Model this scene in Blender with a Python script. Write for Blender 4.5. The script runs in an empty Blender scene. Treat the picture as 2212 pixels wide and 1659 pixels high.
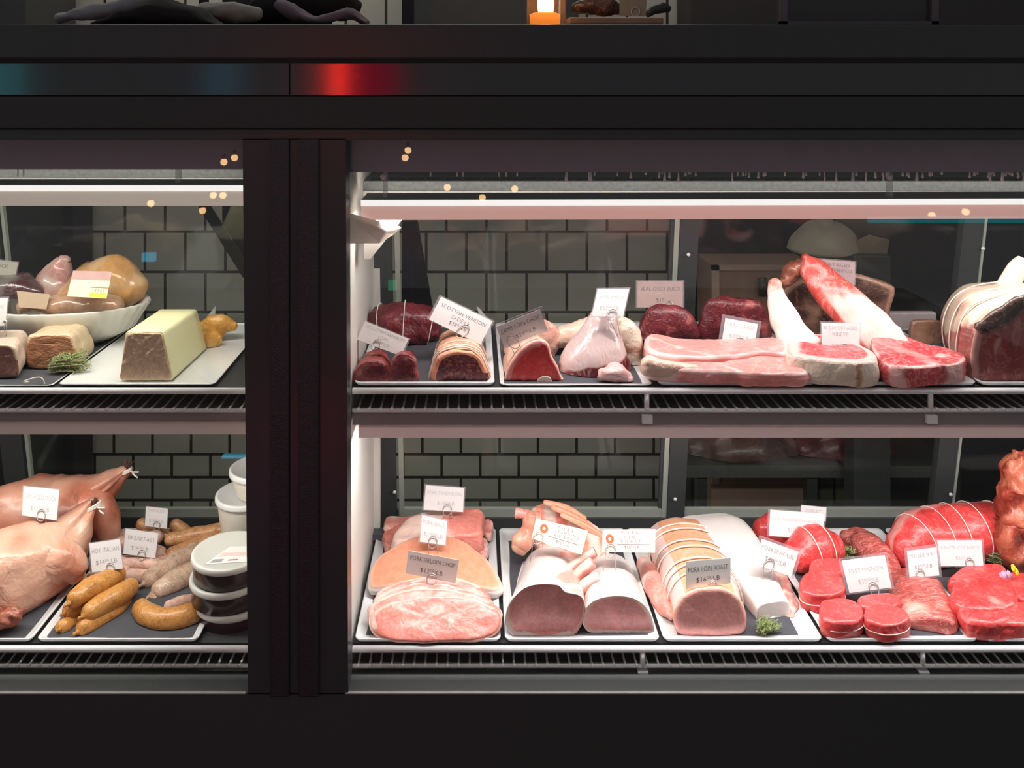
import bpy, bmesh, math, random
import numpy as np
from mathutils import Vector, noise as mnoise

C = bpy.context.scene.collection
PI = math.pi
# ------------------------------------------------------------------ camera
F = 1870.0; CX = 1025.0; CY = 160.0; HZ = 1.6      # focal length and principal point in px, eye height
cam_d = bpy.data.cameras.new('camera'); cam = bpy.data.objects.new('camera', cam_d); C.objects.link(cam)
cam.location = (0, 0, HZ); cam.rotation_euler = (PI/2, 0, 0)
cam_d.sensor_fit = 'HORIZONTAL'; cam_d.sensor_width = 36.0; cam_d.lens = F*36/2212
cam_d.shift_x = (1106-CX)/2212; cam_d.shift_y = -(829.5-CY)/2212
cam_d.clip_start = 0.05
bpy.context.scene.camera = cam
# ------------------------------------------------------------------ world, lights, exposure
sc = bpy.context.scene
w = bpy.data.worlds.new('night'); sc.world = w; w.use_nodes = True
w.node_tree.nodes['Background'].inputs[0].default_value = (0.98, 0.97, 1.0, 1)
w.node_tree.nodes['Background'].inputs[1].default_value = 0.19
sc.view_settings.view_transform = 'Standard'; sc.view_settings.look = 'None'
sc.view_settings.exposure = 0.0; sc.view_settings.gamma = 1.0; sc.view_settings.use_curve_mapping = False
sc.cycles.transparent_max_bounces = 24
sc.cycles.max_bounces = 8
def area(name, loc, sx, sy, power, col, rot=(0, 0, 0)):
    d = bpy.data.lights.new(name, 'AREA'); d.shape = 'RECTANGLE'; d.size = sx; d.size_y = sy
    d.energy = power; d.color = col
    o = bpy.data.objects.new(name, d); C.objects.link(o); o.location = loc; o.rotation_euler = rot
    return o
# the display case's own lamps: one strip under each canopy
area('lamp_right_upper', (0.70, 1.752, 1.322), 1.85, 0.04, 8.2, (1.0, 0.93, 0.90), (0, 0, 0))
area('lamp_right_lower', (0.70, 1.752, 0.880), 1.85, 0.04, 10.2, (1.0, 0.96, 0.945), (0, 0, 0))
area('lamp_left_upper', (-0.90, 1.752, 1.342), 0.80, 0.04, 3.3, (1.0, 0.97, 0.86), (0, 0, 0))
area('lamp_left_lower', (-0.90, 1.752, 0.888), 0.80, 0.04, 3.2, (1.0, 0.97, 0.90), (0, 0, 0))
# the work room behind the case
# added area lights above the canopies, no real lamps, to brighten the air ducts
area('duct_fill_right', (0.70, 1.80, 1.366), 1.85, 0.03, 1.1, (1.0, 0.97, 0.93), (math.radians(130), 0, 0))
area('duct_fill_left', (-0.90, 1.80, 1.393), 0.80, 0.03, 0.5, (1.0, 0.98, 0.9), (math.radians(130), 0, 0))
area('room_fill', (-0.3, 2.45, 2.7), 2.0, 0.3, 12.0, (1.0, 0.95, 0.85), (math.radians(25), 0, 0))  # added light with no visible source, brightens the tiled wall

# ------------------------------------------------------------------ pixel helpers (a pixel becomes a point once its depth or height is known)
def P(px, py, Y): return np.array([(px-CX)*Y/F, Y, HZ-(py-CY)*Y/F])
def G(px, py, z): return P(px, py, (HZ-z)*F/(py-CY))
def rearY(z): return 2.23 - (z-0.46)*0.19
def R(px, py):
    Y = 2.1
    for _ in range(12): Y = rearY(HZ-(py-CY)*Y/F)
    return P(px, py, Y)
ZU = 0.988; ZL = 0.482      # tray floors on the upper and lower shelf

# ------------------------------------------------------------------ materials
MATS = {}
def nt(name):
    m = bpy.data.materials.new(name); m.use_nodes = True; t = m.node_tree
    b = t.nodes['Principled BSDF']; return m, t, b
def c4(c): return (c[0], c[1], c[2], 1)
def srgb(r, g, b):
    return tuple(((v/255)/12.92 if v/255 <= 0.04045 else ((v/255+0.055)/1.055)**2.4) for v in (r, g, b))
def N(t, typ, **kw):
    n = t.nodes.new(typ)
    for k, v in kw.items():
        if k.startswith('i_'):
            key = k[2:]; key = int(key) if key.isdigit() else key
            n.inputs[key].default_value = v
        else: setattr(n, k, v)
    return n
def coords(t, scale=(1, 1, 1)):
    tc = N(t, 'ShaderNodeTexCoord'); oi = N(t, 'ShaderNodeObjectInfo')
    mp = N(t, 'ShaderNodeMapping'); mp.inputs['Scale'].default_value = scale
    ad = N(t, 'ShaderNodeVectorMath', operation='ADD'); ml = N(t, 'ShaderNodeMath', operation='MULTIPLY', i_1=7.0)
    t.links.new(oi.outputs['Random'], ml.inputs[0]); t.links.new(tc.outputs['Object'], ad.inputs[0]); t.links.new(ml.outputs[0], ad.inputs[1])
    t.links.new(ad.outputs[0], mp.inputs[0]); return mp.outputs[0]
def mixc(t, fac, a, b):
    m = N(t, 'ShaderNodeMix', data_type='RGBA')
    for s, v in ((0, fac), (6, a), (7, b)):
        if isinstance(v, (tuple, list)): m.inputs[s].default_value = c4(v)
        elif isinstance(v, (int, float)): m.inputs[s].default_value = v
        else: t.links.new(v, m.inputs[s])
    return m.outputs[2]
def math2(t, op, a, b=None, clamp=False):
    m = N(t, 'ShaderNodeMath', operation=op, use_clamp=clamp)
    for i, v in enumerate((a, b)):
        if v is None: continue
        if isinstance(v, (int, float)): m.inputs[i].default_value = v
        else: t.links.new(v, m.inputs[i])
    return m.outputs[0]
def bump(t, b, h, strength, dist=0.002):
    bp = N(t, 'ShaderNodeBump', i_Strength=strength, i_Distance=dist)
    t.links.new(h, bp.inputs['Height']); t.links.new(bp.outputs[0], b.inputs['Normal'])

def plain(name, col, rough=0.5, metal=0.0, spec=0.5, nscale=0, namt=0.15, bmp=0.0, coat=0.0):
    if name in MATS: return MATS[name]
    m, t, b = nt(name)
    b.inputs['Base Color'].default_value = c4(col); b.inputs['Roughness'].default_value = rough
    b.inputs['Metallic'].default_value = metal; b.inputs['Specular IOR Level'].default_value = spec
    b.inputs['Coat Weight'].default_value = coat
    v = coords(t); n = N(t, 'ShaderNodeTexNoise', i_Scale=nscale or 40.0, i_Detail=4.0); t.links.new(v, n.inputs['Vector'])
    dark = tuple(x*(1-namt) for x in col); lite = tuple(min(1, x*(1+namt)) for x in col)
    t.links.new(mixc(t, n.outputs['Fac'], dark, lite), b.inputs['Base Color'])
    if bmp: bump(t, b, n.outputs['Fac'], bmp)
    MATS[name] = m; return m

def glow(name, col, strength):
    if name in MATS: return MATS[name]
    m, t, b = nt(name)
    b.inputs['Base Color'].default_value = c4(col)
    b.inputs['Emission Color'].default_value = c4(col); b.inputs['Emission Strength'].default_value = strength
    MATS[name] = m; return m

def glassy(name, tint=(1, 1, 1), refl=1.0, rough=0.0, haze=0.0, hazecol=(0.8, 0.8, 0.8)):
    """clear sheet: transparent body with the surface's mirror reflection, optionally a little milky"""
    if name in MATS: return MATS[name]
    m = bpy.data.materials.new(name); m.use_nodes = True; t = m.node_tree
    t.nodes.remove(t.nodes['Principled BSDF']); out = t.nodes['Material Output']
    tr = N(t, 'ShaderNodeBsdfTransparent', i_Color=c4(tint)); gl = N(t, 'ShaderNodeBsdfGlossy', i_Roughness=rough)
    ge = N(t, 'ShaderNodeNewGeometry'); dt = N(t, 'ShaderNodeVectorMath', operation='DOT_PRODUCT')
    t.links.new(ge.outputs['Normal'], dt.inputs[0]); t.links.new(ge.outputs['Incoming'], dt.inputs[1])
    om = math2(t, 'SUBTRACT', 1.0, math2(t, 'ABSOLUTE', dt.outputs['Value']), True)
    f = math2(t, 'MULTIPLY', math2(t, 'ADD', 0.04, math2(t, 'MULTIPLY', math2(t, 'POWER', om, 5.0), 0.96)), refl, True)
    mx = N(t, 'ShaderNodeMixShader'); t.links.new(f, mx.inputs[0]); t.links.new(tr.outputs[0], mx.inputs[1]); t.links.new(gl.outputs[0], mx.inputs[2])
    last = mx.outputs[0]
    if haze:
        df = N(t, 'ShaderNodeBsdfDiffuse', i_Color=c4(hazecol)); m2 = N(t, 'ShaderNodeMixShader', i_0=haze)
        t.links.new(last, m2.inputs[1]); t.links.new(df.outputs[0], m2.inputs[2]); last = m2.outputs[0]
    t.links.new(last, out.inputs[0]); MATS[name] = m; return m

def meat(name, lean, fat, marble=0.3, mscale=45, stretch=(1, 1, 1), rough=0.33, var=0.35, vein=6.0, bmp=0.35, soft=0.25, coat=0.25):
    """lean flesh with fat where the 'fat' attribute says so, plus veins of marbling"""
    if name in MATS: return MATS[name]
    m, t, b = nt(name)
    b.inputs['Roughness'].default_value = rough; b.inputs['Coat Weight'].default_value = coat; b.inputs['Coat Roughness'].default_value = 0.2
    b.inputs['Specular IOR Level'].default_value = 0.4
    v = coords(t, stretch)
    n1 = N(t, 'ShaderNodeTexNoise', i_Scale=mscale*0.45, i_Detail=5.0, i_Distortion=0.6); t.links.new(v, n1.inputs['Vector'])
    n2 = N(t, 'ShaderNodeTexNoise', i_Scale=float(mscale), i_Detail=3.0, i_Distortion=1.4); t.links.new(v, n2.inputs['Vector'])
    n3 = N(t, 'ShaderNodeTexNoise', i_Scale=mscale*5.0, i_Detail=2.0); t.links.new(v, n3.inputs['Vector'])
    dark = tuple(x*(1-var) for x in lean); lite = tuple(min(1, x*(1+var*0.9)+0.02*var) for x in lean)
    fac = math2(t, 'MULTIPLY_ADD', n1.outputs['Fac'], 2.2); t.nodes[-1].inputs[2].default_value = -0.6
    fac = math2(t, 'ADD', fac, 0.0, True)
    leanc = mixc(t, fac, dark, lite)
    fine = math2(t, 'MULTIPLY_ADD', n3.outputs['Fac'], 0.5); t.nodes[-1].inputs[2].default_value = 0.75
    ml = N(t, 'ShaderNodeVectorMath', operation='SCALE'); t.links.new(leanc, ml.inputs[0]); t.links.new(fine, ml.inputs['Scale'])
    d = math2(t, 'ABSOLUTE', math2(t, 'SUBTRACT', n2.outputs['Fac'], 0.5))
    ve = math2(t, 'SUBTRACT', 1.0, math2(t, 'MULTIPLY', d, vein*4.0), True)
    ve = math2(t, 'MULTIPLY', ve, n1.outputs['Fac'])
    ve = math2(t, 'MULTIPLY', ve, marble*2.0, True)
    at = N(t, 'ShaderNodeAttribute', attribute_name='fat')
    f = math2(t, 'ADD', at.outputs['Fac'], math2(t, 'MULTIPLY', math2(t, 'SUBTRACT', n1.outputs['Fac'], 0.5), 0.9))
    mr = N(t, 'ShaderNodeMapRange', interpolation_type='SMOOTHSTEP'); mr.inputs[1].default_value = 0.5-soft; mr.inputs[2].default_value = 0.5+soft
    t.links.new(f, mr.inputs[0])
    mask = math2(t, 'MAXIMUM', ve, mr.outputs[0])
    fd = tuple(x*0.86 for x in fat); fatc = mixc(t, n2.outputs['Fac'], fd, fat)
    col = mixc(t, mask, ml.outputs[0], fatc)
    t.links.new(col, b.inputs['Base Color'])
    h = math2(t, 'ADD', n2.outputs['Fac'], math2(t, 'MULTIPLY', n3.outputs['Fac'], 0.3))
    bump(t, b, h, min(1.0, bmp*1.7), 0.004)
    MATS[name] = m; return m

# ------------------------------------------------------------------ geometry helpers: a Geo is verts, faces, material index per face, fat value per vertex
class Geo:
    def __init__(s): s.v = []; s.f = []; s.m = []; s.a = []
    def add(s, v, f, mi=0, a=None):
        o = len(s.v); s.v += [tuple(map(float, p)) for p in v]; s.f += [tuple(i+o for i in q) for q in f]
        s.m += list(mi) if hasattr(mi, '__len__') else [mi]*len(f)
        s.a += list(a) if a is not None else [0.0]*len(v)
        return s
    def join(s, g, mi=None): return s.add(g.v, g.f, g.m if mi is None else mi, g.a)
    def arr(s): return np.array(s.v)

def box(x0, x1, y0, y1, z0, z1, g=None, mi=0):
    g = g or Geo()
    v = [(x, y, z) for z in (z0, z1) for y in (y0, y1) for x in (x0, x1)]
    return g.add(v, [(0, 2, 3, 1), (4, 5, 7, 6), (0, 1, 5, 4), (2, 6, 7, 3), (0, 4, 6, 2), (1, 3, 7, 5)], mi)
def prism(front, back, g=None, mi=0):
    """closed solid between two equal rings of world points"""
    g = g or Geo(); n = len(front)
    f = [tuple(range(n)), tuple(range(2*n-1, n-1, -1))] + [(i, n+i, n+(i+1) % n, (i+1) % n) for i in range(n)]
    return g.add(list(front)+list(back), f, mi)
def tube(pts, r, n=8, closed=False, g=None, mi=0, caps=True):
    g = g or Geo(); pts = [np.array(p, float) for p in pts]; k = len(pts); rr = r if hasattr(r, '__len__') else [r]*k
    V = []; prev = None
    for i, p in enumerate(pts):
        a = pts[(i-1) % k] if (closed or i > 0) else p; b = pts[(i+1) % k] if (closed or i < k-1) else p
        t = b-a; t = t/(np.linalg.norm(t)+1e-12)
        if prev is None:
            u = np.cross(t, (0, 0, 1)); u = np.cross(t, (1, 0, 0)) if np.linalg.norm(u) < 1e-3 else u
        else: u = prev - t*np.dot(prev, t)
        u = u/(np.linalg.norm(u)+1e-12); prev = u; w_ = np.cross(t, u)
        V += [p + rr[i]*(u*math.cos(2*PI*j/n)+w_*math.sin(2*PI*j/n)) for j in range(n)]
    Fc = []
    for i in range(k if closed else k-1):
        for j in range(n): Fc.append((i*n+j, i*n+(j+1) % n, ((i+1) % k)*n+(j+1) % n, ((i+1) % k)*n+j))
    if not closed and caps: Fc += [tuple(range(n-1, -1, -1)), tuple((k-1)*n+j for j in range(n))]
    return g.add(V, Fc, mi)
def lathe(prof, c, n=48, g=None, mi=0, sx=1.0, sy=1.0, flute=0.0, nf=0):
    """prof: list of (radius, z) from inside bottom round to outside; closed at r=0"""
    g = g or Geo(); V = []; Fc = []
    for r, z in prof:
        for j in range(n):
            th = 2*PI*j/n; k = 1+flute*abs(math.cos(nf*th/2)) if r > 0 else 1
            V.append((c[0]+r*k*sx*math.cos(th), c[1]+r*k*sy*math.sin(th), c[2]+z))
    for i in range(len(prof)-1):
        for j in range(n): Fc.append((i*n+j, i*n+(j+1) % n, (i+1)*n+(j+1) % n, (i+1)*n+j))
    return g.add(V, Fc, mi)

def catmull(pts, closed=True, m=10):
    pts = np.array(pts, float); n = len(pts); out = []
    rng = range(n) if closed else range(n-1)
    for i in rng:
        p0 = pts[(i-1) % n] if closed or i > 0 else 2*pts[0]-pts[1]
        p1 = pts[i]; p2 = pts[(i+1) % n]
        p3 = pts[(i+2) % n] if closed or i < n-2 else 2*pts[n-1]-pts[n-2]
        for k in range(m):
            t = k/m
            out.append(0.5*((2*p1)+(-p0+p2)*t+(2*p0-5*p1+4*p2-p3)*t*t+(-p0+3*p1-3*p2+p3)*t**3))
    if not closed: out.append(pts[-1])
    return np.array(out)
def resample(poly, n, ref=0.0):
    """closed 2-D pixel outline -> n points by arc length, anticlockwise on screen, starting right of the centre"""
    p = catmull(poly, True, 12); c = p.mean(0)
    ar = 0.5*np.sum(p[:, 0]*np.roll(p[:, 1], -1)-np.roll(p[:, 0], -1)*p[:, 1])
    if ar > 0: p = p[::-1]       # y points down
    ang = np.arctan2(-(p[:, 1]-c[1]), p[:, 0]-c[0]); k = int(np.argmin(np.abs(ang))); p = np.roll(p, -k, 0)
    q = np.vstack([p, p[:1]]); d = np.r_[0, np.cumsum(np.linalg.norm(np.diff(q, axis=0), axis=1))]
    s = np.linspace(0, d[-1], n, endpoint=False)
    return np.c_[np.interp(s, d, q[:, 0]), np.interp(s, d, q[:, 1])]
def ringY(poly, Y, n=72): return np.array([P(x, y, Y) for x, y in resample(poly, n)])
def ringT(poly, a, b, n=72):
    """outline on a tilted plane: depth a[1] at pixel row a[0], depth b[1] at row b[0]"""
    return np.array([P(x, y, a[1]+(b[1]-a[1])*(y-a[0])/(b[0]-a[0])) for x, y in resample(poly, n)])
def ringZ(poly, z, n=72): return np.array([G(x, y, z) for x, y in resample(poly, n)])

def solid(rings, seg=10, er0=0.004, er1=0.004, dome0=0.0, dome1=0.0, k0=0.12, k1=0.12, amp=0.0015, sc=30, fat=None, seed=0.0,
          mface=0, mside=1, mback=None, lump=0.0, lsc=12, faceamp=0.4):
    """skin over a chain of equal rings. fat(kind, s, th, t, p): kind 'f' front face, 'b' back face, 's' side"""
    rings = [np.array(r) for r in rings]; n = len(rings[0]); mback = mside if mback is None else mback
    L = len(rings); R_ = []; TT = []
    if L == 2: 
        for k in range(seg+1): R_.append(rings[0]*(1-k/seg)+rings[1]*k/seg); TT.append(k/seg)
    else:
        flat = np.array(rings)
        for i in range(L-1):
            p0 = flat[max(i-1, 0)]; p1 = flat[i]; p2 = flat[i+1]; p3 = flat[min(i+2, L-1)]
            for k in range(seg):
                t = k/seg
                R_.append(0.5*((2*p1)+(-p0+p2)*t+(2*p0-5*p1+4*p2-p3)*t*t+(-p0+3*p1-3*p2+p3)*t**3)); TT.append((i+t)/(L-1))
        R_.append(flat[-1]); TT.append(1.0)
    cs = [0.18, 0.36, 0.54, 0.7, 0.8, 0.88, 0.93, 0.965, 0.99]
    def off(c, er, dome, k): 
        e = er if c < 1-k else er*math.sqrt(max(0, 1-((c-(1-k))/k)**2))
        return e+dome*(1-c*c)
    V = []; A = []; K = []
    c0 = R_[0].mean(0); c1 = R_[-1].mean(0)
    ax0 = R_[0].mean(0)-R_[min(2, len(R_)-1)].mean(0); ax1 = R_[-1].mean(0)-R_[-1-min(2, len(R_)-1)].mean(0)
    nr0 = np.cross(R_[0][n//4]-R_[0][0], R_[0][n//2]-R_[0][0]); nr0 /= np.linalg.norm(nr0)+1e-12; nr0 *= 1 if np.dot(nr0, ax0) > 0 else -1
    nr1 = np.cross(R_[-1][n//4]-R_[-1][0], R_[-1][n//2]-R_[-1][0]); nr1 /= np.linalg.norm(nr1)+1e-12; nr1 *= 1 if np.dot(nr1, ax1) > 0 else -1
    V.append(c0+nr0*off(0, er0, dome0, k0)); K.append(('f', 0, 0, 0))
    for c in cs:
        for j in range(n): V.append(c0+(R_[0][j]-c0)*c+nr0*off(c, er0, dome0, k0)); K.append(('f', c, 2*PI*j/n, 0))
    nf = len(cs)
    for r, t in zip(R_, TT):
        for j in range(n): V.append(r[j]); K.append(('s', 1, 2*PI*j/n, t))
    for c in reversed(cs):
        for j in range(n): V.append(c1+(R_[-1][j]-c1)*c+nr1*off(c, er1, dome1, k1)); K.append(('b', c, 2*PI*j/n, 1))
    V.append(c1+nr1*off(0, er1, dome1, k1)); K.append(('b', 0, 0, 1))
    V = np.array(V); rows = nf+len(R_)+nf; last = len(V)-1; Fc = []; MI = []
    for j in range(n): Fc.append((0, 1+(j+1) % n, 1+j)); MI.append(mface)
    for i in range(rows-1):
        for j in range(n):
            a = 1+i*n+j; b = 1+i*n+(j+1) % n; Fc.append((a, b, b+n, a+n)); MI.append(mface if i < nf-1 else (mback if i >= nf+len(R_) else mside))
    for j in range(n): Fc.append((last, 1+(rows-1)*n+j, 1+(rows-1)*n+(j+1) % n)); MI.append(mback)
    # normals for displacement
    nm = np.zeros_like(V)
    q = np.array([f if len(f) == 4 else (f[0], f[1], f[2], f[2]) for f in Fc])
    fn = np.cross(V[q[:, 2]]-V[q[:, 0]], V[q[:, 3]]-V[q[:, 1]]); tri = np.cross(V[q[:, 1]]-V[q[:, 0]], V[q[:, 2]]-V[q[:, 0]])
    fn[q[:, 2] == q[:, 3]] = tri[q[:, 2] == q[:, 3]]
    for i in range(4): np.add.at(nm, q[:, i], fn)
    nm /= np.linalg.norm(nm, axis=1)[:, None]+1e-12
    cc = V.mean(0)
    if np.sum((V-cc)*nm) < 0: nm = -nm; Fc = [tuple(reversed(f)) for f in Fc]
    out = V.copy(); so = Vector((seed*3.1, seed*1.7, seed*5.3))
    for i in range(len(V)):
        p = Vector(V[i]); d = 0
        if amp: d += amp*(faceamp if K[i][0] == 'f' else 1)*(mnoise.fractal(p*sc+so, 1.0, 2.0, 3))
        if lump: d += lump*mnoise.noise(p*lsc+so)
        out[i] = V[i]+nm[i]*d
    if fat: A = [fat(k[0], k[1], k[2], k[3], out[i]) for i, k in enumerate(K)]
    else: A = [0.0]*len(V)
    g = Geo(); g.add(out, Fc, MI, A)
    g.rings = R_; g.TT = TT
    return g
def loop_at(g, t, off=0.0012, r=0.0011, n=6, part=None):
    """butcher's string: a closed loop round the solid at fraction t"""
    i = min(range(len(g.TT)), key=lambda k: abs(g.TT[k]-t)); r_ = g.rings[i]; c = r_.mean(0)
    d = r_-c; pts = c+d*(1+off/np.linalg.norm(d, axis=1))[:, None]
    return tube(pts[::2], r, n, True)
def path_rings(path, radii, n=48, m=6, up=(0, 0, 1), power=2.0, ends=True):
    """elliptic sections (half width, half height) along a smooth path of world points"""
    p = catmull(path, False, m); k = len(p); s = np.linspace(0, len(path)-1, k)
    rr = np.array([(r, r) if not hasattr(r, '__len__') else r for r in radii], float)
    rw = np.interp(s, range(len(rr)), rr[:, 0]); rh = np.interp(s, range(len(rr)), rr[:, 1])
    out = []; up = np.array(up, float)
    for i in range(k):
        t = p[min(i+1, k-1)]-p[max(i-1, 0)]; t /= np.linalg.norm(t)+1e-12
        u = np.cross(t, up); u /= np.linalg.norm(u)+1e-12; v = np.cross(u, t)
        th = 2*PI*np.arange(n)/n; cx = np.sign(np.cos(th))*np.abs(np.cos(th))**(2/power); cz = np.sign(np.sin(th))*np.abs(np.sin(th))**(2/power)
        out.append(p[i]+np.outer(cx*rw[i], u)+np.outer(cz*rh[i], v))
    return out
def log(path, radii, n=40, m=6, up=(0, 0, 1), power=2.0, rounding=0.9, **kw):
    """rounded log along a path"""
    rg = path_rings(path, radii, n, m, up, power)
    r0 = radii[0] if not hasattr(radii[0], '__len__') else min(radii[0]); r1 = radii[-1] if not hasattr(radii[-1], '__len__') else min(radii[-1])
    kw.setdefault('er0', r0*rounding); kw.setdefault('er1', r1*rounding); kw.setdefault('k0', 0.99); kw.setdefault('k1', 0.99); kw.setdefault('faceamp', 1.0)
    return solid(rg, seg=1, **kw)
def scale_geo(g, z0):  # keep everything above a floor height
    for i, p in enumerate(g.v):
        if p[2] < z0: g.v[i] = (p[0], p[1], z0+0.0006*((i*7) % 5)/5)
    return g

# ------------------------------------------------------------------ objects
def mesh_obj(name, g, mats, loc=(0, 0, 0), parent=None, smooth=True, label=None, kind=None):
    me = bpy.data.meshes.new(name); L = np.array(loc, float)
    me.from_pydata([tuple(np.array(p)-L) for p in g.v], [], g.f)
    mats = mats if isinstance(mats, (list, tuple)) else [mats]
    for m in mats: me.materials.append(m)
    me.polygons.foreach_set('material_index', [min(i, len(mats)-1) for i in g.m])
    me.polygons.foreach_set('use_smooth', [smooth]*len(me.polygons))
    at = me.attributes.new('fat', 'FLOAT', 'POINT'); at.data.foreach_set('value', g.a)
    me.update()
    o = bpy.data.objects.new(name, me); C.objects.link(o)
    if parent is not None: o.parent = parent
    else: o.location = loc
    if label: o['label'] = label
    if kind: o['kind'] = kind
    return o
class Thing:
    """an Empty at the base of the thing that parents its parts"""
    def __init__(s, name, label, cat, loc, group=None, kind=None):
        s.loc = np.array(loc, float); s.o = bpy.data.objects.new(name, None); C.objects.link(s.o); s.o.location = loc
        s.o.empty_display_size = 0.02; s.o['label'] = label; s.o['category'] = cat
        if group: s.o['group'] = group
        if kind: s.o['kind'] = kind
    def part(s, name, g, mats, parent=None, smooth=True, label=None, kind=None):
        return mesh_obj(name, g, mats, s.loc, parent or s.o, smooth, label, kind)
def single(name, g, mats, label, cat, group=None, smooth=True, kind=None):
    a = g.arr(); loc = ((a[:, 0].min()+a[:, 0].max())/2, (a[:, 1].min()+a[:, 1].max())/2, a[:, 2].min())
    o = mesh_obj(name, g, mats, loc, None, smooth)
    o['label'] = label; o['category'] = cat
    if group: o['group'] = group
    if kind: o['kind'] = kind
    return o
def base_of(g):
    a = g.arr(); return ((a[:, 0].min()+a[:, 0].max())/2, (a[:, 1].min()+a[:, 1].max())/2, a[:, 2].min())
def structure(name, g, mats, smooth=False):
    a = g.arr(); o = mesh_obj(name, g, mats, (0, 0, 0), None, smooth); o['kind'] = 'structure'; return o
def bevel(o, wd=0.002, seg=2):
    m = o.modifiers.new('bevel', 'BEVEL'); m.width = wd; m.segments = seg; m.limit_method = 'ANGLE'; m.angle_limit = 0.6
    return o
# lettering
_dg = None
def text_geo(s, thin=-0.012, shear=0.0):
    cu = bpy.data.curves.new('t', 'FONT'); cu.body = s; cu.size = 1.0; cu.offset = thin; cu.resolution_u = 2; cu.shear = shear; cu.space_character = 1.02
    o = bpy.data.objects.new('t', cu); C.objects.link(o)
    dg = bpy.context.evaluated_depsgraph_get(); me = bpy.data.meshes.new_from_object(o.evaluated_get(dg))
    v = np.array([tuple(q.co)[:2] for q in me.vertices]).reshape(-1, 2); f = [tuple(p.vertices) for p in me.polygons]
    bpy.data.objects.remove(o); bpy.data.curves.remove(cu); bpy.data.meshes.remove(me)
    if len(v) == 0: return v, f, 0
    x0 = v[:, 0].min(); v[:, 0] -= x0
    return v, f, v[:, 0].max()

# ------------------------------------------------------------------ shared materials
BLACK = plain('black_lacquer', (0.050, 0.054, 0.055), 0.34, 0, 0.35, namt=0.1)
MATTE = plain('black_powder_coat', (0.054, 0.059, 0.059), 0.6, 0, 0.25, namt=0.1, nscale=200)
GLOSS = plain('polished_black_trim', (0.022, 0.022, 0.026), 0.12, 0, 0.8, namt=0.1)
WHITEP = plain('white_enamel', (0.76, 0.755, 0.74), 0.35, 0, 0.5, namt=0.03)
CREAM = plain('cream_enamel', (0.60, 0.575, 0.535), 0.45, 0, 0.5, namt=0.05)
WIREM = plain('plastic_coated_wire', (0.84, 0.83, 0.84), 0.3, 0, 0.5, namt=0.1)
RAILM = plain('white_rail_enamel', (0.82, 0.82, 0.84), 0.3, 0, 0.5, namt=0.04)
HOUSE = plain('grey_lamp_housing', (0.42, 0.37, 0.37), 0.4, 0, 0.4, namt=0.06)
HEADM = plain('dark_header_enamel', (0.22, 0.165, 0.20), 0.5, 0, 0.4, namt=0.08)
DECKM = plain('dark_rubber_mat', (0.030, 0.030, 0.034), 0.4, 0, 0.5, nscale=900, namt=0.3, bmp=0.8)
STEEL = plain('brushed_aluminium', (0.46, 0.50, 0.44), 0.35, 0.3, namt=0.08)
PORC = plain('white_porcelain', (0.76, 0.765, 0.77), 0.16, 0, 0.5, namt=0.02, coat=0.4)
SLATE = plain('slate_paper', (0.075, 0.077, 0.09), 0.6, 0, 0.3, nscale=25, namt=0.25, bmp=0.2)
GLASS = glassy('window_glass', (0.985, 0.99, 0.985), 1.0)
DOORG = glassy('door_glass', (0.93, 0.95, 0.93), 0.6, 0.02)
BONE = meat('bone_cut', (0.70, 0.38, 0.33), (0.80, 0.62, 0.52), 0.5, 60, bmp=0.2)
STRING = plain('cotton_string', (0.80, 0.74, 0.66), 0.8, nscale=800, namt=0.1)

# ------------------------------------------------------------------ the room
def tile_mat(name, tw, th, z0, col=(0.50, 0.49, 0.44), x0=0.0):
    m, t, b = nt(name)
    tc = N(t, 'ShaderNodeTexCoord'); sp = N(t, 'ShaderNodeSeparateXYZ'); t.links.new(tc.outputs['Object'], sp.inputs[0])
    cb = N(t, 'ShaderNodeCombineXYZ')
    t.links.new(math2(t, 'ADD', sp.outputs[0], 20*tw+x0), cb.inputs[0]); t.links.new(math2(t, 'SUBTRACT', sp.outputs[2], z0-20*th), cb.inputs[1])
    br = N(t, 'ShaderNodeTexBrick', offset=0.5, i_Scale=1.0)
    br.inputs['Mortar Size'].default_value = 0.0055; br.inputs['Mortar Smooth'].default_value = 0.2
    br.inputs['Brick Width'].default_value = tw; br.inputs['Row Height'].default_value = th
    br.inputs['Color1'].default_value = c4(col); br.inputs['Color2'].default_value = c4(tuple(x*0.9 for x in col)); br.inputs['Mortar'].default_value = (0.04, 0.036, 0.03, 1)
    t.links.new(cb.outputs[0], br.inputs[0]); t.links.new(br.outputs[0], b.inputs['Base Color'])
    b.inputs['Roughness'].default_value = 0.3; bump(t, b, math2(t, 'SUBTRACT', 1.0, br.outputs[1]), 0.5, 0.004)
    return m
WY = 3.2
structure('wall_back', box(-2.6, 3.0, WY, WY+0.1, 0.31, 3.0), tile_mat('back_wall_tile', 0.1485, 0.1485, 1.017, x0=0.03))
structure('trim_1', box(-2.6, 3.0, WY-0.012, WY+0.1, 0.0, 0.31), tile_mat('skirting_tile', 0.142, 0.084, 0.115, x0=0.05))
structure('floor', box(-3.2, 3.2, -3.2, 3.4, -0.1, 0.0), plain('dark_floor', (0.05, 0.048, 0.045), 0.5, nscale=3, namt=0.2))
structure('wall_left', box(-2.7, -2.6, 2.5, 3.3, 0, 3.0), plain('dark_wall', (0.04, 0.04, 0.045), 0.7))
structure('wall_right', box(3.0, 3.1, 2.5, 3.3, 0, 3.0), plain('dark_wall', (0.04, 0.04, 0.045), 0.7))
structure('ceiling', box(-2.7, 3.1, 1.9, 3.3, 3.0, 3.1), plain('dark_wall', (0.04, 0.04, 0.045), 0.7))

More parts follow.
